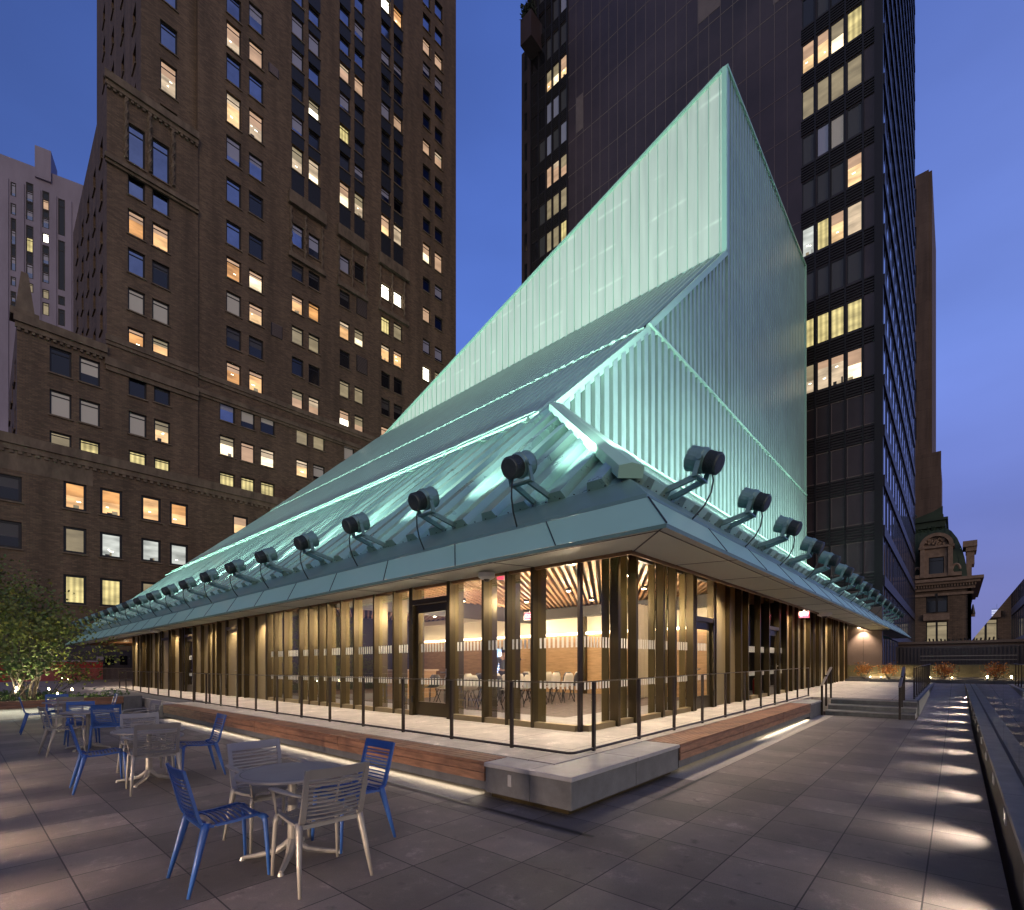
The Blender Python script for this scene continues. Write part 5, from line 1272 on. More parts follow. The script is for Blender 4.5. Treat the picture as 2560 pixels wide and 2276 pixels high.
area_orient(lamp('strip_lamp', 'AREA', (12.1, 3.24, .10+gz0(12.1)), 20, (1, .84, .64), rr2, shape='RECTANGLE', size=8.9, size_y=.03), (1, 0, 0), (0, -.45, -.9))
# ---- kerb wall with step lights, and the tall glass guard on it
r = empty('kerb_wall', (0, 0, 0), 0, 'low bluestone kerb wall running back along the right edge of the terrace', 'low wall')
n = 17
for i in range(n):
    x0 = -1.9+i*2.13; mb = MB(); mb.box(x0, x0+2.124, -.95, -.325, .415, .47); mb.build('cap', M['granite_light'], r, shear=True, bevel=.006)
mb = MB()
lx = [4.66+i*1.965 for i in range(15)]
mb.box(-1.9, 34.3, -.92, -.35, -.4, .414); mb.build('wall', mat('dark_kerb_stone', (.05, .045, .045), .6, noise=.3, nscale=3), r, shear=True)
mb = MB(); mb.box(-1.9, 34.3, -.55, -.50, .468, .474); mb.build('glazing_slot', M['black'], r, shear=True)
M['warm_lens'] = mat('step_light_lens', (1, .9, .8), .4, emit=(1, .80, .6), es=1.6)
def make_step():
    r = empty('step_light', (0, 0, 0))
    mb = MB()
    for b_ in ((-.12, .12, 0, .012, .045, .06), (-.12, .12, 0, .012, -.06, -.045), (-.12, -.105, 0, .012, -.045, .045), (.105, .12, 0, .012, -.045, .045)): mb.box(*b_)
    mb.build('frame', M['granite_light'], r)
    mb = MB(); mb.box(-.105, .105, .001, .004, -.045, .045); mb.build('lens', M['warm_lens'], r)
    lo_ = lamp('step_lamp', 'AREA', (0, .03, 0), 6.5, (1, .86, .70), r, aim=(0, 1, -.32), shape='RECTANGLE', size=.22, size_y=.06, spread=R(105))
    return r
s0 = make_step()
rs_ = random.Random(9)
for i, x in enumerate([2.7]+lx[:14]):
    o = s0 if i == 0 else copy_tree(s0)
    o.location = (x, -.349, .255+gz0(x))
    for ch in o.children:
        if ch.type == 'LIGHT' and i: ch.data = ch.data.copy(); ch.data.energy = 6.5*rs_.uniform(.65, 1.3); ch.rotation_euler = Vector((rs_.uniform(-.12, .12), 1, -.36+rs_.uniform(-.05, .05))).to_track_quat('-Z', 'Y').to_euler()
    tag(o, f'{ORD[i]} recessed step light from the camera along the right kerb wall', 'step light', 'step lights in the low walls')
r = empty('glass_guard', (0, 0, 0), 0, 'tall clear glass guard standing on the right kerb wall reflecting the paving', 'glass guard')
for i in range(14):
    x0 = .6+i*2.42; mb = MB(); mb.box(x0, x0+2.405, -.535, -.518, .475, 2.565); mb.build('glass_panel', M['guard'], r, shear=True)
# low wall with the same lights just left of the view (its pools of light fall into the picture)
r = empty('left_kerb_wall', (0, 0, 0), 0, 'low bluestone wall along the left edge of the terrace near the camera', 'low wall')
mb = MB(); mb.box(-1.6, -1.1, 2.0, 22, 0, .45); mb.build('wall', M['granite'], r, shear=True)
for i in range(6):
    y = 3.6+i*1.7; o = copy_tree(s0); o.location = (-1.1, y, .26+gz0(-1.1)); o.rotation_euler = (0, 0, R(-90)); 
    for ch in o.children:
        if ch.type == 'LIGHT': 
            d_ = ch.data.copy(); d_.energy = 20*rs_.uniform(.7, 1.2); d_.color = (1, .72, .5); d_.spread = R(60); ch.data = d_; ch.rotation_euler = Vector((0, 1, -.28)).to_track_quat('-Z', 'Y').to_euler()
    tag(o, f'{ORD[i]} recessed step light from the camera in the low wall left of the view', 'step light', 'step lights in the low walls')
# ---- chairs and tables
M['blue'] = mat('blue_painted_aluminium', (.025, .085, .30), .40, metal=.05, noise=.08, nscale=3)
M['grey'] = mat('warm_grey_painted_aluminium', (.27, .255, .24), .38, metal=.25, noise=.06, nscale=3)
M['table_top'] = mat('grey_table_top', (.27, .25, .245), .5, metal=.1, noise=.12, nscale=2.5, bump=.05, bscale=90)
def strip_slat(mb, P, Q, w, th, bow, nrm_, n=6):
    """slat from P to Q (points), cross direction w (vector), thickness along nrm_, bowed by `bow` along nrm_"""
    P, Q, w, nr = Vector(P), Vector(Q), Vector(w), Vector(nrm_).normalized(); vs = []; fs = []
    for i in range(n+1):
        t = i/n; c = P.lerp(Q, t)+nr*bow*(1-(2*t-1)**2)
        vs += [c-w/2-nr*th/2, c+w/2-nr*th/2, c+w/2+nr*th/2, c-w/2+nr*th/2]
    for i in range(n):
        a = i*4
        for k in range(4): fs.append((a+k, a+(k+1) % 4, a+4+(k+1) % 4, a+4+k))
    fs += [(3, 2, 1, 0), (n*4, n*4+1, n*4+2, n*4+3)]
    mb.faces(vs, fs)
def prof_pts(pts, n):
    pts = [Vector((0, y, z)) for y, z in pts]; L_ = [0]
    for a, b in zip(pts, pts[1:]): L_.append(L_[-1]+(b-a).length)
    out = []
    for i in range(n+1):
        s = L_[-1]*i/n; k = max(j for j in range(len(L_)) if L_[j] <= s+1e-9); k = min(k, len(pts)-2)
        t = (s-L_[k])/(L_[k+1]-L_[k]); out.append(pts[k].lerp(pts[k+1], t))
    return out, L_[-1]
def make_chair(kind):
    m = M[kind]; arms = kind == 'grey'; hw = .235 if arms else .22
    r = empty('side_chair' if not arms else 'armchair', (0, 0, 0))
    seat = [(.235, .425), (.215, .452), (.17, .462), (.0, .445), (-.12, .443), (-.17, .452)]
    back = [(-.17, .452), (-.205, .48), (-.225, .54), (-.245, .62), (-.275, .74), (-.305, .85)]
    def panel(name, prof, nsl, solid_end):
        n = 60; P, L_ = prof_pts(prof, n); mb = MB()
        def fr(i):
            a, b = P[max(0, i-1)], P[min(n, i+1)]; t = (b-a).normalized(); nn = Vector((0, -t.z, t.y)); return P[i], t, (nn if nn.z > 0 or nn.y > 0 else -nn)
        for sg in (-1, 1):    # side rails
            vs = []; fs = []
            for i in range(0, n+1, 3):
                c, t, nn = fr(i); wd = .030+(.012 if name == 'backrest' else 0)*(1-i/n)
                for (dx, dn) in ((0, -.012), (-wd, -.012), (-wd, .007), (0, .007)): vs.append(Vector((sg*(hw+dx+(.0 if name == 'seat' else 0)), c.y, c.z))+nn*dn)
            k = len(range(0, n+1, 3))
            for i in range(k-1):
                for q in range(4): fs.append((i*4+q, i*4+(q+1) % 4, i*4+4+(q+1) % 4, i*4+4+q))
            fs += [(0, 1, 2, 3), tuple((k-1)*4+q for q in (3, 2, 1, 0))]
            mb.faces(vs, fs)
        bow = -.018
        for j in range(nsl):
            i = int(n*(j+.5)/nsl*(1-solid_end)+(n*.04)); c, t, nn = fr(min(n, i))
            w = L_*(1-solid_end)/nsl*.40
            strip_slat(mb, (-hw+.03, c.y, c.z), (hw-.03, c.y, c.z), t*w, .008, bow, nn)
        c, t, nn = fr(int(n*(1-solid_end*.45)))
        if solid_end: strip_slat(mb, (-hw+.025, c.y, c.z), (hw-.025, c.y, c.z), t*L_*solid_end*1.0, .010, bow*.8, nn)
        mb.build(name, m, r)
    panel('seat', seat, 12, .0)
    panel('backrest', back, 12, .14)
    for (sx, pts, rad) in ((1, [(hw-.012, .205, .45), (hw, .215, .40), (hw+.01, .225, .22), (hw+.018, .235, 0)], [.020, .017, .014, .010]),
                           (1, [(hw-.012, -.17, .47), (hw-.008, -.185, .42), (hw+.012, -.235, .22), (hw+.03, -.29, 0)], [.026, .024, .018, .010])):
        for sg in (-1, 1):
            mb = MB(); mb.tube([(sg*x, y, z) for x, y, z in pts], rad, 8, flat=1.15); mb.build('leg', m, r, smooth=True)
    mb = MB(); mb.bar((-hw+.01, .215, .425), (hw-.01, .215, .425), .02, .025); mb.build('crossbar', m, r)
    mb = MB(); mb.bar((-hw+.01, -.18, .435), (hw-.01, -.18, .435), .02, .03); mb.build('crossbar', m, r)
    if arms:
        for sg in (-1, 1):
            mb = MB(); x = hw
            pts = [(x-.005, -.255, .66), (x+.035, -.20, .675), (x+.055, -.05, .675), (x+.055, .10, .668), (x+.045, .175, .655), (x+.022, .205, .62), (x+.004, .21, .52), (x-.006, .208, .44)]
            mb.tube([(sg*a, b, c) for a, b, c in pts], [.014, .02, .026, .026, .022, .016, .014, .016], 8, flat=.5, up=(0, 0, 1)); mb.build('armrest', m, r, smooth=True)
    return r
def make_table():
    r = empty('round_table', (0, 0, 0))
    mb = MB(); mb.tube([(0, 0, .755), (0, 0, .758), (0, 0, .775), (0, 0, .782)], [.455, .462, .462, .452], 56); mb.build('table_top', M['table_top'], r)
    mb = MB(); n = 56
    vs = [(a*math.cos(2*math.pi*k/n), a*math.sin(2*math.pi*k/n), .7832) for a in (.418, .424) for k in range(n)]
    mb.faces(vs, [(k, (k+1) % n, n+(k+1) % n, n+k) for k in range(n)]); mb.build('rim_groove', M['black'], r)
    mb = MB(); mb.tube([(0, 0, .17), (0, 0, .20), (0, 0, .60), (0, 0, .755)], [.043, .045, .040, .038], 16); mb.tube([(0, 0, .735), (0, 0, .754)], .12, 16); mb.build('column', M['grey'], r, smooth=False)
    for k in range(4):
        a = R(45+90*k); c, s_i = math.cos(a), math.sin(a)
        mb = MB(); mb.tube([(0, 0, .17), (c*.05, s_i*.05, .12), (c*.13, s_i*.13, .065), (c*.30, s_i*.30, .035), (c*.42, s_i*.42, .022)], [.040, .040, .032, .026, .018], 8, flat=.9)
        mb.tube([(c*.415, s_i*.415, .0), (c*.42, s_i*.42, .03)], [.028, .016], 8); mb.build('foot', M['grey'], r)
    return r
CB, CG, TB = make_chair('blue'), make_chair('grey'), make_table()
K = 1.12
used = set()
def put(src, x, y, deg, label, cat, group):
    o = src if src not in used else copy_tree(src); used.add(src)
    o.location = (x, y, gz0(x)+.001); o.rotation_euler = (0, 0, R(deg)); k = K if cat == 'chair' else 1.0; o.scale = (k, k, k); tag(o, label, cat, group)
gb, gg, gt = 'blue slatted metal chairs', 'grey slatted metal armchairs', 'round cafe tables'
put(TB, 2.06, 4.51, 8, 'round grey metal table nearest the camera', 'table', gt)
put(TB, 1.99, 9.16, 10, 'round grey metal table in the second group from the camera', 'table', gt)
put(TB, 1.93, 13.83, 5, 'round grey metal table in the third group from the camera', 'table', gt)
put(TB, 2.05, 18.25, 20, 'farthest round grey metal table, half hidden behind chairs', 'table', gt)
# facing angle: a chair at 0 looks along +Y
put(CB, 1.50, 4.55, -91, 'nearest blue chair, at the left of the nearest table', 'chair', gb)
put(CG, 2.11, 5.14, 182, 'grey armchair behind the nearest table, facing the camera', 'chair', gg)
put(CG, 2.03, 3.95, -3, 'grey armchair in front of the nearest table, its back to the camera', 'chair', gg)
put(CB, 2.64, 4.50, 91, 'blue chair at the right of the nearest table beside the long bench', 'chair', gb)
put(CG, 1.91, 8.53, -5, 'grey armchair in front of the second table, its back to the camera', 'chair', gg)
put(CB, 1.43, 9.19, -94, 'blue chair at the left of the second table', 'chair', gb)
put(CG, 2.07, 9.90, 176, 'grey armchair behind the second table, facing the camera', 'chair', gg)
put(CB, 2.60, 9.02, 86, 'blue chair at the right of the second table near the bench', 'chair', gb)
put(CB, 2.17, 13.42, -10, 'blue chair in front of the third table, its back to the camera', 'chair', gb)
put(CG, 1.50, 13.42, -84, 'grey armchair at the left of the third table', 'chair', gg)
put(CB, 1.92, 14.45, 178, 'blue chair behind the third table, facing the camera', 'chair', gb)
put(CG, 2.80, 13.75, 98, 'grey armchair at the right of the third table in front of the stone planter corner', 'chair', gg)
put(CB, 1.50, 18.15, -92, 'leftmost far blue chair in front of the planter bench', 'chair', gb)
put(CG, 2.08, 17.6, -4, 'grey armchair in front of the farthest table', 'chair', gg)
put(CB, 2.00, 18.95, 180, 'blue chair behind the farthest table against the planter', 'chair', gb)
put(CB, 2.85, 18.3, 88, 'blue chair seen edge on at the right of the farthest table', 'chair', gb)
# ---- meeting room chairs seen through the glass
M['shell_white'] = mat('white_chair_shell', (.72, .66, .56), .4); M['shell_grey'] = mat('dark_chair_shell', (.07, .072, .08), .45)
def make_shell(mn):
    r = empty('shell_chair', (0, 0, 0)); mb = MB()
    prof = [(.22, .44), (.16, .455), (0, .44), (-.14, .45), (-.20, .50), (-.235, .62), (-.255, .76), (-.26, .84)]; wd = [.18, .22, .235, .22, .21, .215, .20, .13]
    vs = []; n = 6
    for (y, z), w in zip(prof, wd):
        for k in range(n+1):
            t = 2*k/n-1; e = .035*t*t
            vs.append((w*t, y+(e if z > .5 else 0), z+(e if z <= .5 else 0)))
    fs = [(i*(n+1)+k, i*(n+1)+k+1, (i+1)*(n+1)+k+1, (i+1)*(n+1)+k) for i in range(len(prof)-1) for k in range(n)]
    mb.faces(vs, fs); o = mb.build('seat_shell', M[mn], r, smooth=True); md = o.modifiers.new('thickness', 'SOLIDIFY'); md.thickness = .012
    for sx in (-1, 1):
        for sy, yt in ((1, .14), (-1, -.14)):
            mb = MB(); mb.tube([(sx*.12, yt*.7, .435), (sx*.22, sy*.23, 0)], .011, 6); mb.build('leg', M['black'], r)
    return r
SW, SG = make_shell('shell_white'), make_shell('shell_grey')
rnd = random.Random(5); i = 0
ci = 0
rowword = ['nearest', 'second', 'third', 'farthest']
for a in range(4):
    for b in range(9):
        x = 9.6+b*.64+a*.12; y = 9.9+a*.98-b*.30+.9
        if a == 0 and b > 6: continue
        y = 9.3+a*1.0; 
        if x > 15.4: continue
        src = SW if (a+b*2) % 3 else SG
        o = src if src not in used else copy_tree(src); used.add(src); o.scale = (1.08,)*3
        o.location = (x+rnd.uniform(-.05, .05), y+rnd.uniform(-.06, .06), Z0+.016+gz0(x)); o.rotation_euler = (0, 0, R(rnd.uniform(-8, 8)))
        tag(o, f'{"cream" if src is SW else "dark grey"} shell chair inside the glass room, {ORD[b]} from the left in the {rowword[a]} row', 'chair', 'shell chairs in the meeting room')
for k, (x, y) in enumerate([(10.0, 14.4), (9.2, 15.3)]): pass
r = empty('reception_desk', (11.2, 14.9, Z0+gz0(11.2)), 0, 'light wood counter inside the glass left of the tall door', 'counter')
mb = MB(); mb.box(-1.0, .9, -.3, .3, .006, 1.0); mb.build('cabinet', M['wood_wall'], r); mb = MB(); mb.box(-1.1, 1.0, -.36, .36, 1.004, 1.05); mb.build('counter_top', mat('pale_counter', (.6, .45, .28), .4), r)
# ---- the person reaching out inside the room
def skin_fig(name, joints, edges, m, parent, sub=2):
    me = bpy.data.meshes.new(name); me.from_pydata([j[0] for j in joints], edges, []); o = bpy.data.objects.new(name, me); COL.objects.link(o); o.parent = parent
    sk = o.modifiers.new('skin', 'SKIN'); me.skin_vertices.new() if not me.skin_vertices else None
    sv = me.skin_vertices[0].data
    for i, j in enumerate(joints): sv[i].radius = j[1] if isinstance(j[1], tuple) else (j[1], j[1]); 
    sv[0].use_root = True
    ss = o.modifiers.new('smooth', 'SUBSURF'); ss.levels = sub; ss.render_levels = sub; me.materials.append(m)
    o.modifiers['skin'].use_smooth_shade = True
    return o
px_, py__ = 12.9, 11.9
pr_ = empty('person', (px_, py__, Z0+.012+gz0(px_)), R(-40), 'person in a dark grey top inside the room stretching one arm out sideways', 'person')
skin_m = mat('skin', (.32, .19, .13), .55); cloth = mat('dark_grey_top', (.06, .07, .085), .85); trou = mat('black_trousers', (.02, .02, .024), .8); hair = mat('black_hair', (.012, .010, .010), .6)
def hand_edges(J, E, wrist, w, d, side):
    d = Vector(d).normalized(); up = Vector((0, 0, 1)); lat = d.cross(up).normalized()
    p = Vector(w); palm = p+d*.05; J.append((tuple(palm), (.030, .014))); E.append((wrist, len(J)-1)); pi_ = len(J)-1
    for k, L_ in enumerate((.068, .078, .074, .058)):
        b = palm+d*.045+lat*(k-1.5)*.019; J.append((tuple(b), .0085)); E.append((pi_, len(J)-1)); q = len(J)-1
        m_ = b+d*L_*.55-up*.008; J.append((tuple(m_), .0078)); E.append((q, len(J)-1)); e_ = m_+d*L_*.42-up*.02; J.append((tuple(e_), .006)); E.append((len(J)-2, len(J)-1))
    t1 = palm-lat*.035*side+d*.01; J.append((tuple(t1), .010)); E.append((pi_, len(J)-1)); t2 = t1-lat*.018*side+d*.032; J.append((tuple(t2), .008)); E.append((len(J)-2, len(J)-1))
J = [((0, 0, .96), (.15, .10)), ((0, 0, 1.10), (.135, .095)), ((0, .01, 1.28), (.16, .11)), ((0, 0, 1.42), (.12, .08)), ((0, 0, 1.50), .052), ((0, .01, 1.58), .07), ((0, .02, 1.65), (.075, .095)), ((0, .02, 1.73), (.068, .085)), ((0, .01, 1.78), .04),
     ((.17, 0, 1.40), .055), ((.42, .06, 1.36), .043), ((.66, .14, 1.38), .028), ((-.18, 0, 1.40), .055), ((-.25, -.02, 1.14), .043), ((-.27, .06, .90), .028),
     ((.09, 0, .90), .09), ((.11, .02, .50), .06), ((.11, 0, .09), .038), ((.12, .14, .04), (.04, .03)), ((-.09, 0, .90), .09), ((-.11, .01, .50), .06), ((-.12, -.02, .09), .038), ((-.13, .12, .04), (.04, .03))]
E = [(0, 1), (1, 2), (2, 3), (3, 4), (4, 5), (5, 6), (6, 7), (7, 8), (3, 9), (9, 10), (10, 11), (3, 12), (12, 13), (13, 14), (0, 15), (15, 16), (16, 17), (17, 18), (0, 19), (19, 20), (20, 21), (21, 22)]
hand_edges(J, E, 11, (.68, .145, 1.38), (1, .3, 0), 1); hand_edges(J, E, 14, (-.27, .07, .88), (0, .2, -1), -1)
J.append(((0, .115, 1.64), .014)); E.append((6, len(J)-1))
body = skin_fig('body', J, E, skin_m, pr_)
def cover(name, idx, ed, grow, m):
    jj = [(J[i][0], (J[i][1][0]+grow, J[i][1][1]+grow) if isinstance(J[i][1], tuple) else J[i][1]+grow) for i in idx]; mp_ = {k: n_ for n_, k in enumerate(idx)}
    skin_fig(name, jj, [(mp_[a], mp_[b]) for a, b in ed], m, pr_)
cover('shirt', [0, 1, 2, 3, 9, 10, 11, 12, 13, 14], [(0, 1), (1, 2), (2, 3), (3, 9), (9, 10), (10, 11), (3, 12), (12, 13), (13, 14)], .016, cloth)
cover('trousers', [0, 15, 16, 17, 19, 20, 21], [(0, 15), (15, 16), (16, 17), (0, 19), (19, 20), (20, 21)], .018, trou)
hj = [((0, -.03, 1.70), (.078, .08)), ((0, -.01, 1.77), (.07, .09)), ((0, -.05, 1.60), .05)]
skin_fig('hair', hj, [(0, 1), (0, 2)], hair, pr_)
mb = MB()
for sx in (-1, 1): mb.tube([(sx*.030, .108, 1.675), (sx*.030, .116, 1.675)], .009, 8)
mb.build('eyes', M['black'], pr_)
mb = MB(); mb.bar((-.022, .112, 1.60), (.022, .112, 1.60), .01, .006); mb.build('mouth', mat('lips', (.25, .09, .08), .5), pr_)
# ---- left planter, its bench, tree, ground cover and garden lights
r = empty('planter', (0, 0, 0), 0, 'long raised planter with a wood seat edge and bluestone end at the left', 'planter')
mb = MB(); mb.box(4.30, 4.86, 23.42, 25.5, .0, .60); mb.box(-12, 4.3, 23.75, 23.95, .10, .59); mb.box(4.7, 4.86, 25.5, 27.2, .1, .60); mb.build('stone_end', M['granite'], r, shear=True, bevel=.006)
mb = MB(); planks(mb, -12, 4.29, 23.40, 23.75, .565, .60, 'x', 3); mb.box(-12, 4.29, 23.40, 23.44, .36, .455); mb.box(-12, 4.29, 23.40, 23.44, .463, .56); mb.build('seat', M['wood'], r, shear=True)
mb = MB(); mb.box(-12, 4.28, 23.60, 23.74, .0, .35); mb.build('base', M['pale_gravel'], r, shear=True)
for x in (-7, -2.5, 2.0): area_orient(lamp('planter_strip_lamp', 'AREA', (x, 23.46, .33), 9, (.95, 1, .85), r, shape='RECTANGLE', size=4, size_y=.03), (1, 0, 0), (0, .2, -1))
mb = MB(); mb.quad((-12, 23.9, .5), (4.75, 23.9, .5), (4.3, 26.5, .5), (.6, 34.5, .52), (-12, 34.5, .52))
tag(mb.build('planter_soil', mat('soil', (.03, .025, .02), .9), shear=True), kind='structure')
rnd = random.Random(11)
mb = MB()
def leafq(mb, p, sz, rnd):
    a = Vector((rnd.gauss(0, 1), rnd.gauss(0, 1), rnd.gauss(0, .6))); a.normalize(); b_ = a.cross(Vector((rnd.gauss(0, 1), rnd.gauss(0, 1), rnd.gauss(0, 1)))).normalized()
    a *= sz; b_ *= sz*.45; p = Vector(p); mb.quad(p, p+a*.5+b_, p+a, p+a*.5-b_)
for i in range(9000):
    y = 23.95+rnd.random()**1.4*10.4; xm = 4.6-(max(0, y-25.5))*.44; x = rnd.uniform(-9, xm)
    h_ = (.16+.16*math.sin(x*1.7+y*.8)*math.cos(y*1.3))*rnd.random()+(.25*rnd.random() if rnd.random() < .08 else 0)
    leafq(mb, (x, y, .5+gz0(x)+max(0, h_)), rnd.uniform(.05, .12), rnd)
def leaf_mat(name, cols, scale=1.5):
    m = bpy.data.materials.new(name); m.use_nodes = True; t = m.node_tree; b = t.nodes['Principled BSDF']
    tc = N(t, 'ShaderNodeTexCoord'); nz = N(t, 'ShaderNodeTexNoise'); nz.inputs['Scale'].default_value = scale; nz.inputs['Detail'].default_value = 9; nz.inputs['Roughness'].default_value = .8
    t.links.new(tc.outputs['Object'], nz.inputs[0]); k = len(cols); rp_ = ramp(t, [(.32+.36*i/(k-1), c) for i, c in enumerate(cols)]); t.links.new(nz.outputs[0], rp_.inputs[0]); t.links.new(rp_.outputs[0], b.inputs['Base Color'])
    b.inputs['Roughness'].default_value = .6; b.inputs['Transmission Weight'].default_value = 0; return m
tag(mb.build('ground_cover', leaf_mat('ground_cover_leaf', [(.02, .05, .015), (.05, .11, .025), (.09, .15, .04)])), 'low green ground cover filling the left planter', 'ground cover', kind='stuff')
def tree(x, y, z, h, rad, nst, nlv, label, seed, cols, squash=1.0, spread=.5):
    rnd = random.Random(seed); r = empty('autumn_tree', (x, y, z), 0, label, 'tree'); tb = MB(); tips = []
    def grow(p, d, L_, rd, lev):
        pts = [p]; q = p.copy(); dd = d.copy()
        for i in range(5):
            dd = (dd+Vector((rnd.gauss(0, .09), rnd.gauss(0, .09), rnd.gauss(.02, .05)))).normalized(); q = q+dd*L_/5; pts.append(q.copy())
        tb.tube(pts, [rd*(1-.13*i) for i in range(6)], 6 if lev < 2 else 4, cap=lev < 1)
        if lev >= 3: tips.extend(pts[2:]); return
        if lev == 2: tips.extend(pts[3:])
        for k in range(4 if lev < 2 else 3):
            s = pts[rnd.randint(2, 5)]; nd = (dd+Vector((rnd.gauss(0, .55), rnd.gauss(0, .55), rnd.gauss(.0, .35)))).normalized()
            grow(s, nd, L_*rnd.uniform(.45, .7), rd*.45, lev+1)
    for k in range(nst):
        a = 2*math.pi*k/nst+rnd.uniform(-.4, .4); grow(Vector((.12*math.cos(a), .12*math.sin(a), 0)), Vector((math.cos(a)*spread, math.sin(a)*spread, 1)).normalized(), h*.55, rad, 0)
    tb.build('trunk', M['bark'], r)
    lb = MB()
    for i in range(nlv):
        t = rnd.choice(tips); s = .22*squash; leafq(lb, t+Vector((rnd.gauss(0, s), rnd.gauss(0, s), rnd.gauss(0, s*.8))), rnd.uniform(.07, .14), rnd)
    lb.build('crown', leaf_mat('leaf_'+str(seed), cols), r)
    return r
M['bark'] = mat('grey_bark', (.05, .042, .04), .8, noise=.4, nscale=14)
def at_y(px, Y, py=1700): rr__ = ray(px, py); t = Y/rr__[1]; return rr__[0]*t
tree(at_y(72, 25.4), 25.4, .5+gz0(2), 4.35, .045, 6, 4600, 'tall multi stemmed autumn tree with thin green and yellow leaves at the left', 21, [(.05, .09, .02), (.09, .14, .03), (.17, .19, .03), (.24, .16, .02)], 1.0, .22)
tree(at_y(-60, 27.0), 27.0, .5, 4.8, .05, 4, 3200, 'partly cropped green and orange tree at the left picture edge', 33, [(.04, .08, .02), (.10, .14, .03), (.24, .16, .02)], 1.0, .25)
tree(at_y(20, 24.8), 24.8, .5+gz0(1), 2.6, .03, 5, 1800, 'low dark green shrub at the foot of the tall tree', 41, [(.02, .05, .02), (.05, .10, .02), (.14, .14, .03)], .8, .8)
tree(at_y(118, 26.8), 26.8, .5+gz0(2), 2.0, .02, 5, 700, 'small yellow green shrub right of the tall tree trunk', 43, [(.05, .09, .02), (.16, .18, .03)], .6, .9)
M['spark'] = mat('garden_bulb', (1, .8, .5), .5, emit=(1, .72, .38), es=60)
gl = [(41, 1722, 24.6), (52, 1719, 25.6), (40, 1731, 24.4), (122, 1725, 25.4), (156, 1697, 31), (171, 1700, 32), (180, 1726, 24.6), (143, 1737, 24.6)]
for i, (px, py, Y) in enumerate(gl):
    x = at_y(px, Y); d_ = s_*x+c_*Y; z = H+(CY-py)/F*d_
    o = empty('garden_light', (x, Y, z), 0, f'{ORD[i]} small stake light from the left glowing in the planter', 'garden light', 'stake lights in the left planter')
    mb = MB(); mb.tube([(0, 0, -.25), (0, 0, -.02)], .012, 6); mb.tube([(0, 0, -.02), (0, 0, .05)], .03, 8); mb.build('stake', M['black'], o)
    mb = MB(); mb.tube([(0, -.031, .0), (0, -.034, .04)], [.022, .022], 8); mb.tube([(0, 0, .052), (0, 0, .07)], .02, 8); mb.build('bulb', M['spark'], o)
    if i in (0, 1, 3, 6, 7): lamp('garden_lamp', 'POINT', (0, -.1, .12), 13, (1, .78, .42), o, shadow_soft_size=.05)
for k in range(2):
    o = empty('tree_uplight', (at_y(20+k*125, 24.1), 24.1, .55+gz0(2)), 0, ['small uplight left of the tall tree trunk in the planter', 'small uplight right of the tall tree trunk in the planter'][k], 'uplight')
    mb = MB(); mb.tube([(0, 0, -.04), (0, 0, .08)], .05, 10); mb.build('housing', M['black'], o); lamp('uplight_lamp', 'SPOT', (0, 0, .1), 170, (1, .92, .50), o, aim=(.35-.6*k, .45, 1), spot_size=R(80), spot_blend=.8)
# ---- far left: red wall, grey wall, fence
Y1 = 60.3
def bxY(mb, pa, pb, pt, pbm, Y, th=.5):
    xa, xb = at_y(pa, Y), at_y(pb, Y); d_ = s_*xa+c_*Y; mb.box(xa, xb, Y, Y+th, H+(CY-pbm)/F*d_, H+(CY-pt)/F*d_)
r = empty('red_wall', (0, 0, 0), 0, 'dark red painted wall with a pale coping behind the left fence', 'wall')
mb = MB(); bxY(mb, -150, 257, 1652, 1716, Y1+1.0); mb.build('wall', mat('red_paint_wall', (.34, .018, .020), .6, noise=.2, nscale=.6), r)
mb = MB(); bxY(mb, -150, 245, 1649, 1653, Y1+.95, .7); bxY(mb, 245, 259, 1642, 1650, Y1+.95, .7); mb.build('coping', mat('pale_coping', (.35, .30, .34), .7), r)
r = empty('grey_wall', (0, 0, 0), 0, 'grey purple brick wall section right of the red wall', 'wall')
mb = MB(); bxY(mb, 257.5, 420, 1625, 1716, Y1+2.0); bxY(mb, -150, 257, 1560, 1651, Y1+3.5); mb.build('wall', brick_mat('grey_brick', (.085, .07, .085), (.06, .05, .065), (.05, .045, .05), .6, .2), r)
mb = MB(); bxY(mb, 262, 285, 1640, 1662, Y1+1.9, .1); bxY(mb, 300, 318, 1640, 1662, Y1+1.9, .1); mb.build('window', M['dark_glass'], r)
r = empty('picket_fence', (0, 0, 0), 0, 'steel bar fence across the far left end of the terrace', 'fence')
mb = MB(); Yf = 58.0
for p in range(20, 345, 3): bxY(mb, p, p+.7, 1672, 1713, Yf, .03)
mb.build('bars', mat('fence_steel', (.30, .25, .23), .5, metal=.3), r)
mb = MB(); bxY(mb, 20, 345, 1670.5, 1672, Yf-.01, .05); bxY(mb, 258, 345, 1708, 1710.5, Yf-.6, .1); bxY(mb, 20, 345, 1712, 1713.5, Yf-.01, .05); mb.build('rails', bpy.data.materials['fence_steel'], r)
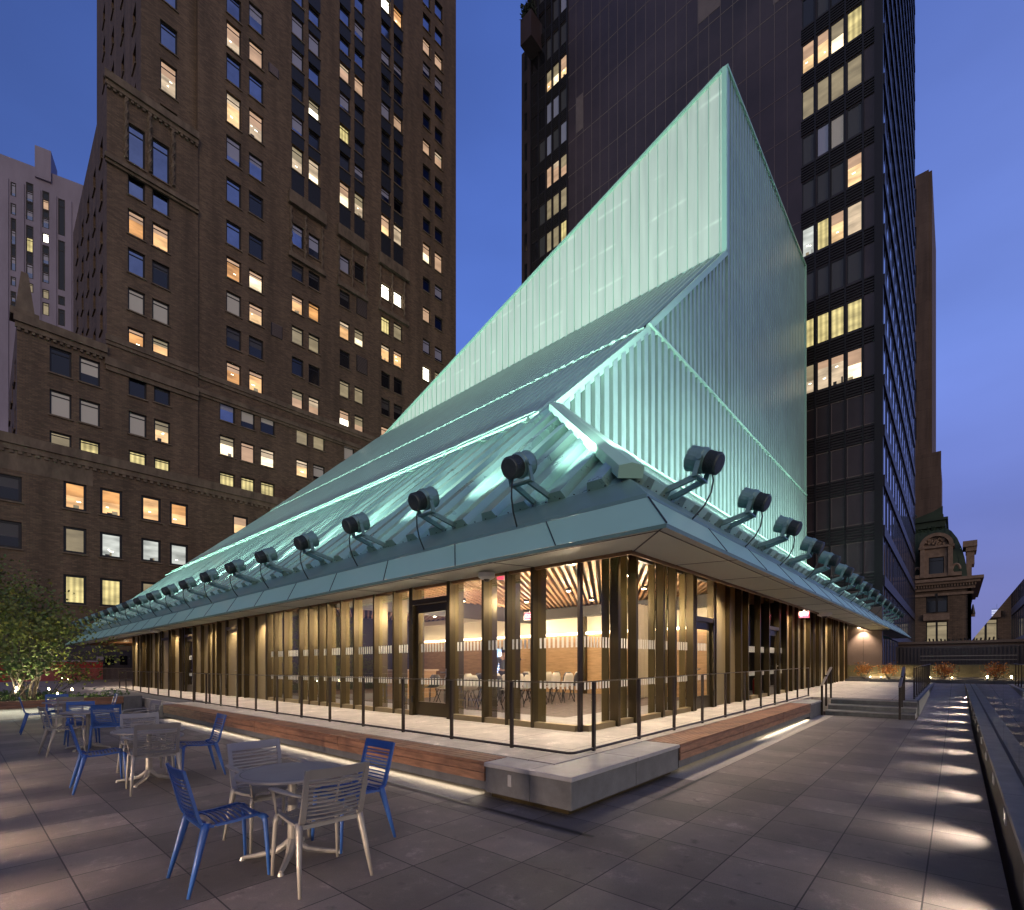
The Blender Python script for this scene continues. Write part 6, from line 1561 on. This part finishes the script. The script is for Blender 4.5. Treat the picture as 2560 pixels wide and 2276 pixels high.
# ---- far right end: low wall with planting, parapet screens
def bxX(mb, pa, pb, pt, pbm, X, th=.3):
    def yx(p): q_ = ray(p, 1700); return q_[1]*X/q_[0], X/q_[0]
    ya, t = yx(pa); yb, _ = yx(pb); mb.box(X, X+th, min(ya, yb), max(ya, yb), H+(CY-pbm)/F*t, H+(CY-pt)/F*t)
r = empty('planter_back_wall', (0, 0, 0), 0, 'olive slatted low wall behind the orange shrubs at the far right end', 'wall')
mb = MB(); bxX(mb, 2112, 2600, 1663, 1712, 36.9)
for i in range(9): bxX(mb, 2112, 2600, 1665+i*3.8, 1667.2+i*3.8, 36.85, .05)
mb.build('wall', mat('olive_slats', (.13, .115, .06), .6, noise=.2, nscale=1), r)
r = empty('far_planter', (0, 0, 0), 0, 'low dark planter trough at the far right end of the terrace', 'planter')
mb = MB(); mb.box(35.0, 35.1, -3.2, 4.9, .3, .62); mb.box(36.4, 36.8, -3.2, 4.9, .3, .72); mb.build('trough', M['granite'], r, shear=True)
mb = MB(); mb.box(35.1, 36.4, -3.2, 4.9, .5, .56); mb.build('soil', mat('far_soil', (.03, .025, .02), .9), r, shear=True)
mb = MB(); mb.box(34.3, 37, -12, -.6, .3, .46); mb.build('terrace_end', M['ramp'], r, shear=True)
cols = [(.20, .07, .015), (.42, .15, .02), (.5, .24, .03)]
for i, (px, wd) in enumerate([(2160, 1.0), (2222, 1.1), (2361, 1.1), (2492, 1.2)]):
    q_ = ray(px, 1700); x = 35.7; y = q_[1]*x/q_[0]
    rs = random.Random(60+i); o = empty('orange_shrub', (x, y, .56+gz0(x)), 0, ['leftmost small orange leaved shrub at the far end near the pavilion wall', 'bushy orange shrub at the far end left of the landing railing', 'dim orange shrub at the end of the ramp', 'dim orange shrub seen through the glass guard'][i], 'shrub', 'orange shrubs in the far planter')
    mb = MB()
    for k in range(9): a = rs.uniform(0, 6.28); mb.tube([(0, 0, 0), (.2*math.cos(a), .2*math.sin(a), .4), (.45*math.cos(a), .45*math.sin(a), .8)], [.012, .008, .005], 4)
    mb.build('stems', M['bark'], o); mb = MB()
    for k in range(420): leafq(mb, (rs.gauss(0, .2*wd), rs.gauss(0, .19*wd), .62+rs.gauss(0, .16)), rs.uniform(.06, .11), rs)
    mb.build('crown', leaf_mat('orange_leaf_'+str(i), cols), o)
for i, px in enumerate((2176, 2203, 2262, 2326, 2380, 2520)):
    q_ = ray(px, 1700); x = 36.1; y = q_[1]*x/q_[0]
    o = empty('planter_spotlight', (x, y, .6+gz0(x)), 0, f'{ORD[i]} tiny spotlight from the left in the far planter', 'spotlight', 'tiny spotlights in the far planter')
    mb = MB(); mb.tube([(0, 0, 0), (0, 0, .16)], .03, 8); mb.build('housing', M['black'], o); mb = MB(); mb.tube([(-.032, 0, .12), (-.036, 0, .12)], .02, 8, up=(0, 1, 0)); mb.tube([(.032, 0, .12), (.05, 0, .12)], .025, 8, up=(0, 1, 0)); mb.build('bulb', M['spark'], o)
    lamp('planter_lamp', 'POINT', (.12, 0, .2), (16 if i < 3 else 7), (1, .72, .36), o, shadow_soft_size=.04)
r = empty('parapet_screen', (0, 0, 0), 0, 'grey ribbed parapet wall with a pipe rail beyond the far right end', 'wall')
mb = MB(); bxX(mb, 2240, 2700, 1618, 1664, 48)
mb.build('wall', mat('dusk_parapet', (.085, .07, .068), .7, noise=.25, nscale=.5), r)
mb = MB(); bxX(mb, 2245, 2700, 1606, 1612, 54, 2); bxX(mb, 2245, 2700, 1612, 1620, 54.3, 1.5); mb.build('coping', mat('tan_coping', (.17, .12, .09), .7), r)
mb = MB()
for p in range(2250, 2700, 9): bxX(mb, p, p+2, 1620, 1663, 47.93, .06)
mb.build('ribs', mat('parapet_rib', (.06, .05, .05), .7), r)
mb = MB(); bxX(mb, 2300, 2620, 1640, 1642, 47.2, .1); bxX(mb, 2300, 2620, 1650, 1651.5, 47.2, .1); mb.build('pipe_rail', mat('pale_pipe', (.25, .22, .18), .5), r)
